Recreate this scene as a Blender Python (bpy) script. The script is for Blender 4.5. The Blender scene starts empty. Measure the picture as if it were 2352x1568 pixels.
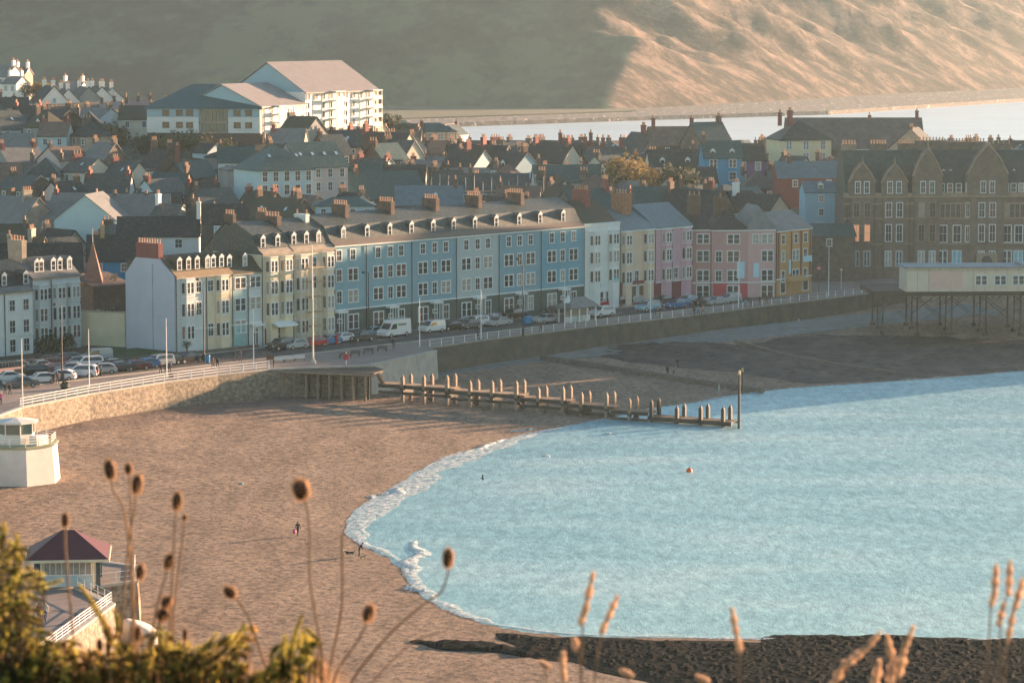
import bpy, math, random
from mathutils import Vector, Matrix, noise, Quaternion
R=math.radians; rnd=random.Random(7); PI=math.pi
sc=bpy.context.scene; COL=sc.collection
# ---------------- camera : a telephoto view from the hill, 62 m above the sea
F=7150.0; CZ=62.0; PITCH=math.atan(772/F)
cam=bpy.data.objects.new('camera',bpy.data.cameras.new('camera')); COL.objects.link(cam); sc.camera=cam
cam.location=(0,0,CZ); cam.rotation_euler=(PI/2-PITCH,0,0)
cam.data.lens=36*F/2352; cam.data.sensor_width=36; cam.data.clip_start=0.5; cam.data.clip_end=20000
cam.data.dof.use_dof=True; cam.data.dof.focus_distance=430; cam.data.dof.aperture_fstop=8.0
def ray(u,v):
    f=Vector((0,math.cos(PITCH),-math.sin(PITCH))); up=Vector((0,math.sin(PITCH),math.cos(PITCH)))
    return f*F+Vector((1,0,0))*(u-1176)+up*(784-v)
def G(u,v,z=5.0):
    d=ray(u,v); t=(z-CZ)/d.z; return Vector((d.x*t,d.y*t,z))
def A(u,v,Y):
    d=ray(u,v); t=Y/d.y; return Vector((d.x*t,Y,CZ+d.z*t))
def ss(a,b,x):
    t=max(0,min(1,(x-a)/(b-a))); return t*t*(3-2*t)
def lerp(tab,x):
    if x<=tab[0][0]: return tab[0][1]
    for (a,b),(c,d) in zip(tab,tab[1:]):
        if x<=c: return b+(d-b)*(x-a)/(c-a)
    return tab[-1][1]
def nz(x,y,z=0.0): return noise.noise(Vector((x,y,z)))
# ---------------- materials
MATS={}
def mat(name,col,rough=.8,var=.2,scale=.6,bump=0,bscale=3,metal=0,spec=.35,col2=None,f2=.5,stretch=(1,1,1),sharp=False):
    if name in MATS: return MATS[name]
    m=bpy.data.materials.new(name); m.use_nodes=True; nt=m.node_tree; n=nt.nodes; l=nt.links
    b=n['Principled BSDF']; b.inputs['Roughness'].default_value=rough; b.inputs['Metallic'].default_value=metal
    b.inputs['Specular IOR Level'].default_value=spec
    if var or col2 or bump:
        tc=n.new('ShaderNodeTexCoord'); mp=n.new('ShaderNodeMapping'); mp.inputs['Scale'].default_value=stretch
        l.new(tc.outputs['Object'],mp.inputs['Vector'])
        ns=n.new('ShaderNodeTexNoise'); ns.inputs['Scale'].default_value=scale; ns.inputs['Detail'].default_value=6; ns.inputs['Roughness'].default_value=.65
        l.new(mp.outputs['Vector'],ns.inputs['Vector'])
        cr=n.new('ShaderNodeValToRGB'); e=cr.color_ramp.elements
        lo=[c*(1-var) for c in col]; hi=[min(1,c*(1+var)) for c in col]
        if col2:
            e[0].position=f2-(.03 if sharp else .12); e[0].color=(*lo,1); e[1].position=f2+(.03 if sharp else .12); e[1].color=(*col2,1)
        else:
            e[0].position=.3; e[0].color=(*lo,1); e[1].position=.7; e[1].color=(*hi,1)
        l.new(ns.outputs['Fac'],cr.inputs['Fac']); l.new(cr.outputs['Color'],b.inputs['Base Color'])
        if bump:
            n2=n.new('ShaderNodeTexNoise'); n2.inputs['Scale'].default_value=bscale; n2.inputs['Detail'].default_value=5
            l.new(mp.outputs['Vector'],n2.inputs['Vector'])
            bp=n.new('ShaderNodeBump'); bp.inputs['Distance'].default_value=bump; bp.inputs['Strength'].default_value=1
            l.new(n2.outputs['Fac'],bp.inputs['Height']); l.new(bp.outputs['Normal'],b.inputs['Normal'])
    else: b.inputs['Base Color'].default_value=(*col,1)
    m.diffuse_color=(*col,1); MATS[name]=m; return m
def leafmat(name,col,var=.3,scale=12,tr=.5):
    m=mat(name,col,.7,var,scale); n=m.node_tree.nodes; l=m.node_tree.links; b=n['Principled BSDF']; o=n['Material Output']
    t=n.new('ShaderNodeBsdfTranslucent'); x=n.new('ShaderNodeMixShader'); x.inputs[0].default_value=tr
    cr=[q for q in n if q.type=='VALTORGB'][0]; l.new(cr.outputs[0],t.inputs[0]); l.new(b.outputs[0],x.inputs[1]); l.new(t.outputs[0],x.inputs[2]); l.new(x.outputs[0],o.inputs['Surface']); return m
def emis(name,col,st):
    m=mat(name,col,var=0); b=m.node_tree.nodes['Principled BSDF']
    b.inputs['Emission Color'].default_value=(*col,1); b.inputs['Emission Strength'].default_value=st; return m
# ---------------- mesh builder
class MB:
    def __init__(s): s.v=[]; s.f=[]; s.m=[]
    def add(s,vs,fs,m=0):
        o=len(s.v); s.v+= [tuple(p) for p in vs]; s.f+=[tuple(i+o for i in f) for f in fs]; s.m+=[m]*len(fs); return s
    def box(s,x0,x1,y0,y1,z0,z1,m=0,X=None):
        vs=[Vector((x,y,z)) for z in (z0,z1) for y in (y0,y1) for x in (x0,x1)]
        if X: vs=[X@p for p in vs]
        return s.add(vs,[(0,2,3,1),(4,5,7,6),(0,1,5,4),(2,6,7,3),(0,4,6,2),(1,3,7,5)],m)
    def prism(s,poly,z0,z1,m=0,mt=None):
        n=len(poly); ar=sum(poly[i][0]*poly[(i+1)%n][1]-poly[(i+1)%n][0]*poly[i][1] for i in range(n))
        if ar<0: poly=poly[::-1]
        vs=[(p[0],p[1],z0) for p in poly]+[(p[0],p[1],z1) for p in poly]
        s.add(vs,[tuple(range(n-1,-1,-1))]+[(i,(i+1)%n,n+(i+1)%n,n+i) for i in range(n)],m)
        s.add(vs[n:],[tuple(range(n))],m if mt is None else mt); return s
    def ext(s,prof,x0,x1,m=0,ms=None):   # profile of (y,z) extruded along x
        n=len(prof); ar=sum(prof[i][0]*prof[(i+1)%n][1]-prof[(i+1)%n][0]*prof[i][1] for i in range(n))
        if ar<0: prof=prof[::-1]; ms=None if ms is None else [ms[(n-2-i)%n] for i in range(n)]
        vs=[(x0,p[0],p[1]) for p in prof]+[(x1,p[0],p[1]) for p in prof]
        s.add(vs,[tuple(range(n-1,-1,-1)),tuple(range(n,2*n))],m)
        for i in range(n):
            s.add([vs[i],vs[(i+1)%n],vs[n+(i+1)%n],vs[n+i]],[(0,1,2,3)],m if ms is None else ms[i])
        return s
    def cyl(s,a,b,r0,r1=None,n=8,m=0,cap=True):
        a=Vector(a); b=Vector(b); r1=r0 if r1 is None else r1; d=(b-a).normalized()
        t=Vector((0,0,1)) if abs(d.z)<.9 else Vector((1,0,0)); p=d.cross(t).normalized(); q=d.cross(p)
        vs=[a+(p*math.cos(i*2*PI/n)+q*math.sin(i*2*PI/n))*r0 for i in range(n)]+[b+(p*math.cos(i*2*PI/n)+q*math.sin(i*2*PI/n))*r1 for i in range(n)]
        fs=[(i,n+i,n+(i+1)%n,(i+1)%n) for i in range(n)]
        if cap: fs+=[tuple(range(n)),tuple(range(2*n-1,n-1,-1))]
        return s.add(vs,fs,m)
    def tube(s,pts,rs,n=6,m=0):
        for i in range(len(pts)-1): s.cyl(pts[i],pts[i+1],rs[i],rs[i+1],n,m)
        return s
    def lathe(s,prof,c=(0,0,0),n=12,m=0,X=None):
        vs=[];fs=[]
        for r,z in prof:
            for i in range(n):
                p=Vector((r*math.cos(i*2*PI/n),r*math.sin(i*2*PI/n),z)); 
                if X: p=X@p
                vs.append(p+Vector(c))
        for k in range(len(prof)-1):
            for i in range(n): fs.append((k*n+i,k*n+(i+1)%n,(k+1)*n+(i+1)%n,(k+1)*n+i))
        fs+=[tuple(range(n-1,-1,-1)),tuple(range((len(prof)-1)*n,len(prof)*n))]
        return s.add(vs,fs,m)
    def mesh(s,name,mats,smooth=False):
        me=bpy.data.meshes.new(name); me.from_pydata(s.v,[],s.f)
        for m in (mats if isinstance(mats,(list,tuple)) else [mats]): me.materials.append(m)
        if any(s.m): me.polygons.foreach_set('material_index',s.m)
        if smooth: me.polygons.foreach_set('use_smooth',[True]*len(s.f))
        me.update(); return me
    def build(s,name,mats,parent=None,smooth=False,loc=None,rot=None):
        return link(s.mesh(name,mats,smooth),name,parent,loc,rot)
def link(me,name,parent=None,loc=None,rot=None):
    o=bpy.data.objects.new(name,me); COL.objects.link(o)
    if parent is not None: o.parent=parent
    if loc is not None: o.location=loc
    if rot is not None: o.rotation_euler=rot if hasattr(rot,'__len__') else (0,0,rot)
    return o
def tag(o,label=None,cat=None,group=None,kind=None):
    if label: o['label']=label
    if cat: o['category']=cat
    if group: o['group']=group
    if kind: o['kind']=kind
    return o
def thing(name,label,cat,loc=(0,0,0),rz=0,group=None):
    return tag(link(None,name,None,loc,rz),label,cat,group)
def copy_tree(o,parent=None):
    c=o.copy(); COL.objects.link(c); c.parent=parent
    for ch in KIDS.get(o.name,[]) or [k for k in o.children]: copy_tree(ch,c)
    return c
KIDS={}
ORD='first second third fourth fifth sixth seventh eighth ninth tenth eleventh twelfth thirteenth fourteenth fifteenth sixteenth seventeenth eighteenth nineteenth twentieth'.split()
def ordw(i):
    if i<20: return ORD[i]
    t={2:'twenty',3:'thirty',4:'forty',5:'fifty'}[(i+1)//10]; r=(i+1)%10
    return (t+'-'+ORD[r-1]) if r else {2:'twentieth',3:'thirtieth',4:'fortieth',5:'fiftieth'}[(i+1)//10]
# ---------------- light
SAZ=math.atan2(.80,.60); SEL=R(7.4)
w=bpy.data.worlds.new('World'); sc.world=w; w.use_nodes=True; nt=w.node_tree
sky=nt.nodes.new('ShaderNodeTexSky'); sky.sky_type='NISHITA'; sky.sun_disc=False; sky.sun_elevation=SEL; sky.sun_rotation=SAZ
sky.dust_density=0.2; sky.air_density=1.0; sky.ozone_density=1.3
nt.links.new(sky.outputs[0],nt.nodes['Background'].inputs[0]); nt.nodes['Background'].inputs[1].default_value=.066
sun=bpy.data.objects.new('sun',bpy.data.lights.new('sun','SUN')); COL.objects.link(sun)
sun.data.energy=5.0; sun.data.angle=R(.5); sun.data.color=(1,.61,.37)
sd=Vector((math.sin(SAZ)*math.cos(SEL),math.cos(SAZ)*math.cos(SEL),math.sin(SEL)))
sun.rotation_euler=sd.to_track_quat('Z','Y').to_euler()
sc.view_settings.view_transform='Standard'; sc.view_settings.look='None'; sc.view_settings.exposure=2.36
# ---------------- haze
hb=MB().box(-1500,1700,-30,3300,-8,190)
hz=hb.build('haze',[]); hm=bpy.data.materials.new('haze'); hm.use_nodes=True; hn=hm.node_tree
hn.nodes.remove(hn.nodes['Principled BSDF']); pv=hn.nodes.new('ShaderNodeVolumePrincipled')
pv.inputs['Color'].default_value=(.62,.88,1.0,1); pv.inputs['Density'].default_value=.000062; pv.inputs['Anisotropy'].default_value=.5
hn.links.new(pv.outputs[0],hn.nodes['Material Output'].inputs['Volume']); hz.data.materials.append(hm); tag(hz,'pale sunlit sea haze hanging over the whole bay and town','haze',kind='stuff')
# ---------------- palette
white=mat('white_render',(.60,.65,.64),.8,.1,.5); cream=mat('cream_render',(.60,.55,.43),.85,.12,.5)
trim=mat('white_trim',(.60,.65,.65),.6,.06,1)
slate=mat('slate',(.055,.085,.085),.5,.4,1.6,col2=(.11,.11,.085),f2=.6,bump=.08,bscale=4)
slate_teal=mat('slate_teal',(.03,.10,.10),.5,.35,1.4,col2=(.07,.10,.085),f2=.6,bump=.08,bscale=4); slate_dark=mat('slate_dark',(.022,.034,.033),.6,.4,1.6,bump=.08,bscale=4,col2=(.07,.065,.05),f2=.6)
slate_grey=mat('slate_grey',(.15,.155,.15),.6,.25,.7); slate_blue=mat('slate_blue',(.10,.15,.17),.5,.2,.8); slate_moss=mat('slate_moss',(.10,.09,.055),.8,.35,.8,col2=(.05,.055,.04),f2=.5)
roof_brown=mat('roof_brown',(.14,.10,.08),.8,.3,.8); lead=mat('roof_skirt',(.20,.165,.145),.7,.3,.7,col2=(.13,.11,.08),f2=.58)
stone=mat('brown_stone',(.12,.10,.082),.9,.4,1.2); stone_l=mat('pale_stone',(.33,.28,.22),.9,.25,1); brick=mat('red_brick',(.20,.07,.06),.9,.25,2); brickb=mat('brown_brick',(.115,.078,.06),.9,.35,1.5)
greyr=mat('grey_render',(.25,.27,.26),.85,.15,.6); ochre=mat('ochre_render',(.42,.30,.15),.85,.2,.7)
pot=mat('clay_pot',(.46,.27,.17),.8,.25,3)
glassd=mat('dark_glass',(.03,.035,.04),.12,0,spec=.6); glassc=mat('curtained_glass',(.28,.27,.24),.2,.3,2,spec=.5); glassb=mat('warm_reflect_glass',(.09,.055,.04),.15,0,spec=.6)  # brown panes carry a warm reflection in their base colour
GL=[glassd,glassd,glassc,glassb,glassd]
timber=mat('wet_timber',(.065,.05,.038),.7,.4,1.5,bump=.02,bscale=6,col2=(.035,.045,.03),f2=.6); wood_l=mat('weathered_timber',(.22,.165,.12),.8,.35,2.5)
concrete=mat('concrete',(.36,.345,.31),.9,.2,.7,bump=.02,bscale=5); metal_w=mat('white_paint',(.75,.74,.71),.4,.05,2); metal_d=mat('dark_paint',(.03,.035,.035),.4,0)
tarmac=mat('tarmac',(.075,.075,.075),.9,.3,.4,col2=(.11,.108,.10),f2=.6); paving=mat('paving',(.23,.19,.165),.9,.2,.5)
# ================= SETTING =================
WL=[(2600,838),(2352,852),(2200,866),(2000,880),(1800,893),(1690,908),(1600,925),(1500,937),(1400,960),(1300,980),(1200,1000),(1120,1022),(1040,1048),(965,1080),(940,1100),(900,1125),(855,1150),(822,1172),(808,1190),(805,1210),(812,1230),(832,1248),(870,1266),(905,1284),(932,1308),(952,1338),(975,1365),(1005,1386),(1050,1406),(1120,1430),(1200,1447),(1300,1458),(1500,1462),(1750,1466),(2100,1468),(2352,1470),(2700,1474)]
WLP=[G(u,v,0).to_2d() for u,v in WL]
WPOLY=[Vector((900,WLP[0].y+60))]+WLP+[Vector((900,WLP[-1].y-30))]
def inpoly(p,poly):
    c=False;n=len(poly);j=n-1
    for i in range(n):
        a=poly[i];b=poly[j]
        if (a[1]>p[1])!=(b[1]>p[1]) and p[0]<(b[0]-a[0])*(p[1]-a[1])/(b[1]-a[1])+a[0]: c=not c
        j=i
    return c
def sdw(x,y):
    p=Vector((x,y)); d=1e9
    for a,b in zip(WPOLY,WPOLY[1:]):
        ab=b-a; t=max(0,min(1,(p-a).dot(ab)/ab.length_squared)); d=min(d,(p-a-ab*t).length)
    return -d if inpoly(p,WPOLY) else d
def beach_z(x,y,d=None):
    d=sdw(x,y) if d is None else d
    z=(lerp([(0,0),(50,.45),(100,2.6),(150,3.3)],d) if d>0 else .03*d) if d>-40 else -1.2
    if d>0: z+= (.15*math.sin(d*.13+nz(x*.02,y*.02)*3) + .10*nz(x*.15,y*.15)+.22*nz(x*.04,y*.04))*ss(4,60,d)
    return min(z,3.4)
def grid(fn,xs,ys):
    n=len(xs); vs=[(x,y,fn(x,y)) for y in ys for x in xs]
    fs=[(j*n+i,j*n+i+1,(j+1)*n+i+1,(j+1)*n+i) for j in range(len(ys)-1) for i in range(n-1)]
    return vs,fs
def frange(a,b,s):
    r=[];x=a
    while x<=b+1e-6: r.append(x); x+=s
    return r
def node_mat(name):
    m=bpy.data.materials.new(name); m.use_nodes=True; MATS[name]=m
    return m,m.node_tree.nodes,m.node_tree.links,m.node_tree.nodes['Principled BSDF']
def tex(n,l,scale,detail=6,rough=.6,stretch=(1,1,1),rotz=0,kind='ShaderNodeTexNoise'):
    tc=n.new('ShaderNodeTexCoord'); mp=n.new('ShaderNodeMapping'); mp.inputs['Scale'].default_value=stretch; mp.inputs['Rotation'].default_value=(0,0,rotz)
    l.new(tc.outputs['Object'],mp.inputs['Vector']); t=n.new(kind); t.inputs['Scale'].default_value=scale
    if kind=='ShaderNodeTexNoise': t.inputs['Detail'].default_value=detail; t.inputs['Roughness'].default_value=rough
    l.new(mp.outputs['Vector'],t.inputs['Vector']); return t
def ramp(n,l,src,stops):
    c=n.new('ShaderNodeValToRGB'); e=c.color_ramp.elements
    while len(e)<len(stops): e.new(.5)
    for k,(p,col) in zip(e,stops): k.position=p; k.color=(*col,1)
    l.new(src,c.inputs['Fac']); return c
def mixc(n,l,f,a,b):
    m=n.new('ShaderNodeMix'); m.data_type='RGBA'; 
    if hasattr(f,'links'): l.new(f,m.inputs[0])
    else: m.inputs[0].default_value=f
    l.new(a,m.inputs[6]); l.new(b,m.inputs[7]); return m
# sand
m,n,l,b=node_mat('shingle_sand'); b.inputs['Roughness'].default_value=.9; b.inputs['Specular IOR Level'].default_value=.2
t1=tex(n,l,.10,8,.75,(1.3,.5,1),R(35)); t2=tex(n,l,1.15,9,.82,(1,.75,1),R(25)); c1=ramp(n,l,t1.outputs['Fac'],[(.32,(.17,.125,.095)),(.5,(.28,.21,.155)),(.68,(.37,.28,.21))])
c2=ramp(n,l,t2.outputs['Fac'],[(.40,(.22,.22,.24)),(.5,(.85,.85,.85)),(.60,(1.35,1.3,1.2))]); mm=mixc(n,l,.8,c1.outputs[0],c2.outputs[0]); mm.blend_type='MULTIPLY'
l.new(mm.outputs[2],b.inputs['Base Color']); bp=n.new('ShaderNodeBump'); bp.inputs['Distance'].default_value=.6
t3=tex(n,l,.7,8,.8,(1,.8,1),R(-40)); l.new(t3.outputs['Fac'],bp.inputs['Height']); l.new(bp.outputs['Normal'],b.inputs['Normal']); sand=m
vs,fs=grid(beach_z,frange(-130,230,2.0),frange(190,700,2.0)); mb=MB(); mb.add(vs,fs); o=mb.build('beach',sand,smooth=True); tag(o,kind='structure')
# wet sand band at the water's edge
def strip(pts_in,pts_out,zf):
    mb=MB(); k=len(pts_in); vs=[(p.x,p.y,zf(p)) for p in pts_in]+[(p.x,p.y,zf(p)) for p in pts_out]
    mb.add(vs,[(i,i+1,k+i+1,k+i) for i in range(k-1)]); return mb
def resample(P,step):
    out=[P[0].copy()]
    for a,b in zip(P,P[1:]):
        k=max(1,int((b-a).length/step)); out+=[a.lerp(b,(i+1)/k) for i in range(k)]
    return out
def normals(P):
    N=[]
    for i in range(len(P)):
        d=(P[min(i+1,len(P)-1)]-P[max(i-1,0)]).normalized(); N.append(Vector((-d.y,d.x)))
    return N     # points to the left of travel
WR=resample(WLP,1.5)
for _ in range(6): WR=[WR[0]]+[(WR[i-1]+WR[i]*2+WR[i+1])/4 for i in range(1,len(WR)-1)]+[WR[-1]]
WN=normals(WR)
# which side is land?
if sdw(*(WR[60]+WN[60]*3))<0: WN=[-x for x in WN]
# sea
m,n,l,b=node_mat('sea_water'); b.inputs['IOR'].default_value=1.33; b.inputs['Roughness'].default_value=.3; b.inputs['Metallic'].default_value=.45
t1=tex(n,l,.035,5,.6,(.7,2.2,1),R(20)); c1=ramp(n,l,t1.outputs['Fac'],[(.36,(.23,.45,.50)),(.52,(.30,.52,.56)),(.66,(.42,.60,.62))]); 
t5=tex(n,l,.75,9,.85,(.9,.32,1),R(-15)); c5=ramp(n,l,t5.outputs['Fac'],[(.42,(.62,.70,.74)),(.5,(.95,.97,.98)),(.60,(1.4,1.32,1.25))]); mw=mixc(n,l,.9,c1.outputs[0],c5.outputs[0]); mw.blend_type='MULTIPLY'
l.new(mw.outputs[2],b.inputs['Base Color'])
t2=tex(n,l,.8,8,.8,(1,.5,1),R(-25)); bp=n.new('ShaderNodeBump'); bp.inputs['Distance'].default_value=.4; bp.inputs['Strength'].default_value=1; l.new(t2.outputs['Fac'],bp.inputs['Height']); l.new(bp.outputs['Normal'],b.inputs['Normal'])
water=m
mb=MB(); mb.add([(-1400,60,0),(1600,60,0),(1600,3200,0),(-1400,3200,0)],[(0,1,2,3)]); tag(mb.build('sea',water),kind='structure')
fb=mat('bay_glare_water',(.50,.58,.60),.35,.12,.02,stretch=(.4,1.6,1),spec=.8,bump=.3,bscale=.3)  # pale sheet: glare of the low bright sky put into the far water's colour
mb=MB(); mb.add([(-1300,1060,.02),(1500,1060,.02),(1500,3100,.02),(-1300,3100,.02)],[(0,1,2,3)]); tag(mb.build('far_bay_glare',fb),kind='structure')
# surf
m,n,l,b=node_mat('surf_foam'); b.inputs['Roughness'].default_value=.8
t1=tex(n,l,1.4,8,.8); c1=ramp(n,l,t1.outputs['Fac'],[(.42,(.25,.42,.47)),(.52,(.55,.62,.63)),(.6,(.82,.82,.80))]); l.new(c1.outputs[0],b.inputs['Base Color'])
bp=n.new('ShaderNodeBump'); bp.inputs['Distance'].default_value=.08; l.new(t1.outputs['Fac'],bp.inputs['Height']); l.new(bp.outputs['Normal'],b.inputs['Normal']); tr=n.new('ShaderNodeBsdfTransparent'); mx=n.new('ShaderNodeMixShader'); tf=tex(n,l,1.3,9,.85,(1,1,1),R(30)); cf=ramp(n,l,tf.outputs['Fac'],[(.44,(0,0,0)),(.54,(1,1,1))]); l.new(cf.outputs[0],mx.inputs[0]); l.new(tr.outputs[0],mx.inputs[1]); l.new(b.outputs[0],mx.inputs[2]); l.new(mx.outputs[0],n['Material Output'].inputs['Surface']); foam=m
def uv_of(p): return 1176+F*p.x/p.y
fo=MB(); k0=None
def foam_width(i):
    u=uv_of(WR[i]); v=12+F*62/WR[i].y
    wd=[(1040,.25),(1180,.5),(1300,1.2)]
    base=.35+.35*nz(i*.13,3.3)
    if v<985: return .15+.25*max(0,nz(i*.2,1.))
    if v<1245: return .75*(3.2*ss(985,1060,v)*(1-ss(1195,1240,v))+1.4)*(1+.5*nz(i*.11,7.))+base
    if v<1440: return .9+.6*nz(i*.3,1.)
    return .5
pi_=[];po_=[]
for i,p in enumerate(WR):
    wgt=foam_width(i); run=.8*nz(i*.10,9.)+.5*nz(i*.37,4.)
    pi_.append(p+WN[i]*(.5+run)); po_.append(p-WN[i]*max(.1,wgt+1.1*nz(i*.45,2.)))
k=len(pi_); rows=6; vs=[]
for r in range(rows+1):
    for i in range(k):
        q=pi_[i].lerp(po_[i],r/rows); z=max(.05,beach_z(q.x,q.y)+.04)+.05*math.sin(PI*r/rows)*(1+nz(q.x*.8,q.y*.8)); vs.append((q.x,q.y,z))
fo.add(vs,[(r*k+i,r*k+i+1,(r+1)*k+i+1,(r+1)*k+i) for r in range(rows) for i in range(k-1)])
o=fo.build('surf_foam',foam,smooth=True); tag(o,'thin line of white surf washing up the curved waterline of the beach','surf',kind='stuff')
def wave(u0,v0,u1,v1,wd,hh,label,seed,name='breaking_wave'):
    a=G(u0,v0,0); c=G(u1,v1,0); mb=MB(); k=26; vs=[]; d=(c-a).normalized(); nn=Vector((-d.y,d.x,0))
    prof=[(-.5,.0),(-.3,.5),(-.05,1),(.15,.7),(.35,.25),(.5,.0)]
    for i in range(k+1):
        t=i/k; e=math.sin(PI*t)**.6; q=a.lerp(c,t)+nn*(1.0*nz(t*4,seed)*wd)
        for s_,h_ in prof: vs.append(tuple(q+nn*s_*wd*e*(1+.5*nz(t*9,seed+2))+Vector((0,0,.02+h_*hh*e*(1+.5*nz(t*14,seed+5))))))
    P=len(prof); mb.add(vs,[(i*P+j,i*P+j+1,(i+1)*P+j+1,(i+1)*P+j) for i in range(k) for j in range(P-1)])
    tag(mb.build(name,foam,smooth=True),label,'wave')
wave(858,1146,968,1112,2.4,.28,'small white breaker curling onto the sand at the bend of the bay',1)
wave(955,1240,950,1325,2.2,.22,'white breaker rolling in toward the sand behind the dog walker',2)
wave(935,1342,972,1362,1.6,.25,'little lick of white foam at the water edge below the larger breaker',3)
wave(1060,1044,1165,1008,1.3,.3,'long thin breaker beside the lit sand below the jetty shadow',4)
wave(1170,992,1232,985,.8,.2,'faint white ripple at the end of the jetty shadow',5)
wave(1245,1048,1262,1050,1.0,.3,'tiny isolated whitecap in the bay below the jetty',6)
wave(1380,998,1420,996,.9,.2,'small whitecap just below the middle of the jetty',8)
wave(980,1106,1000,1103,.8,.2,'tiny whitecap offshore of the first breaker',9)
# rocks: near shelf and seaweed reefs
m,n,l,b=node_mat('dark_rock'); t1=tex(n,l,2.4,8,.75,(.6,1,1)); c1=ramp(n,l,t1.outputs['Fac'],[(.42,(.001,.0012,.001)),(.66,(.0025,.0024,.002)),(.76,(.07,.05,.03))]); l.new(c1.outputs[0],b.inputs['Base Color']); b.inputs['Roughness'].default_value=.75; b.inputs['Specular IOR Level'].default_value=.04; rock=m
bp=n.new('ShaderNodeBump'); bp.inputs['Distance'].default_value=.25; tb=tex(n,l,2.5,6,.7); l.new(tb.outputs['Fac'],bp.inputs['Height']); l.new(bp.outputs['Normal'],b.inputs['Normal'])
def reef(name,pts,z0,amp,step,label,edge=3.0,sx=.7,sy=.35,m=None):
    P=[G(u,v,z0).to_2d() for u,v in pts]
    def sd(p):
        d=1e9
        for a,b_ in zip(P,P[1:]+P[:1]):
            ab=b_-a; t=max(0,min(1,(p-a).dot(ab)/ab.length_squared)); d=min(d,(p-a-ab*t).length)
        return d if inpoly(p,P) else -d
    x0=min(p.x for p in P)-2; x1=max(p.x for p in P)+2; y0=min(p.y for p in P)-2; y1=max(p.y for p in P)+2
    def h(x,y):
        d=sd(Vector((x,y)))+1.8*nz(x*.25,y*.18,5)
        base=max(beach_z(x,y),-.25)
        e=ss(-.5,edge,d)
        rk=abs(nz(x*sx,y*sy,2))*1.2+abs(nz(x*sx*2.7,y*sy*2.7,7))*.6
        return base-.35*(1-ss(-.8,.3,d))+amp*e*(.35+rk)
    vs,fs=grid(h,frange(x0,x1,step),frange(y0,y1,step))
    fs=[f for f in fs if any(vs[i][2]>max(beach_z(vs[i][0],vs[i][1]),-.25)-.3 for i in f)]
    mb=MB(); mb.add(vs,fs); o=mb.build(name,m or rock); tag(o,label,'rocks',kind='structure'); return o
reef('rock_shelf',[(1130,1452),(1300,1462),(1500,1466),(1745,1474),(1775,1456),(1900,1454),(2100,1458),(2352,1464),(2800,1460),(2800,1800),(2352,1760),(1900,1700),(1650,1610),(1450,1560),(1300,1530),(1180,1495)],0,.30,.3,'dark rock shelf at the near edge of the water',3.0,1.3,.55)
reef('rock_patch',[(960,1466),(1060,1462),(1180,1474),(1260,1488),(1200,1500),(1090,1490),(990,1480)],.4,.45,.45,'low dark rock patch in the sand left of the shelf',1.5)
weed=mat('seaweed_rock',(.012,.014,.011),.7,.5,.22,bump=.2,bscale=2,col2=(.07,.062,.05),f2=.6,stretch=(1,.5,1))
reef('seaweed_reef',[(1310,808),(1420,792),(1600,787),(1700,790),(1850,770),(2110,768),(2352,775),(2600,770),(2600,838),(2352,842),(2150,856),(1980,866),(1850,872),(1700,850),(1560,835),(1430,822)],.8,.45,1.0,'dark seaweed covered reef in front of the far sea wall',4,.5,.5,weed)
pebm=mat('dark_pebbles',(.15,.105,.08),.9,.35,.8,bump=.2,bscale=1.5)
reef('pebble_bank',[(70,968),(250,932),(420,910),(640,892),(800,890),(760,905),(600,925),(420,940),(260,960),(120,985),(100,1010),(60,1010)],2.2,.12,1.0,'band of darker pebbles along the foot of the left sea wall',5,.25,.3,pebm)
# ---- promenade edge line, seen from the water
PROM=[(-90,1660),(136,1480),(262,1388),(186,1352),(314,1336),(316,1300),(236,1290),(90,1276),(-60,1262),(-150,1150),(-150,1010),(50,936),(205,906),(380,878),(500,862),(620,849),(850,840),(1003,806),(990,799),(1122,780),(1372,749),(1571,727),(1775,701),(1942,681),(2080,664),(2400,650)]
PP=[G(u,v,5).to_2d() for u,v in PROM]+[Vector((190,585)),Vector((330,500)),Vector((420,560))]
poly=[(p.x,p.y) for p in PP]+[(420,1040),(-300,1040),(-300,230),(PP[0].x-60,PP[0].y)]
mb=MB(); mb.prism(poly,-2.0,5.0); tag(mb.build('promenade',paving),kind='structure')
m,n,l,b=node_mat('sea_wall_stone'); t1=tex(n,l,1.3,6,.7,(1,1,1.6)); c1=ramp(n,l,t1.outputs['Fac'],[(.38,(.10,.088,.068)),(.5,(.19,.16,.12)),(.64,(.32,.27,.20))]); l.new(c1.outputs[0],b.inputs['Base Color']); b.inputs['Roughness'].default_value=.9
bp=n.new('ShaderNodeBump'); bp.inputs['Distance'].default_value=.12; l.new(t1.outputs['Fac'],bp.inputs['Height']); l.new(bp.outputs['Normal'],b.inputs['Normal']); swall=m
def offs(P,d):
    out=[]
    for i,p in enumerate(P):
        if i==0: a=b_=(P[1]-P[0]).normalized()
        elif i==len(P)-1: a=b_=(P[-1]-P[-2]).normalized()
        else: a=(P[i]-P[i-1]).normalized(); b_=(P[i+1]-P[i]).normalized()
        na=Vector((a.y,-a.x)); nb=Vector((b_.y,-b_.x)); nn=(na+nb); nn=nn.normalized() if nn.length>.2 else na
        out.append(p+nn*(d/max(.5,nn.dot(na))))
    return out
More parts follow.
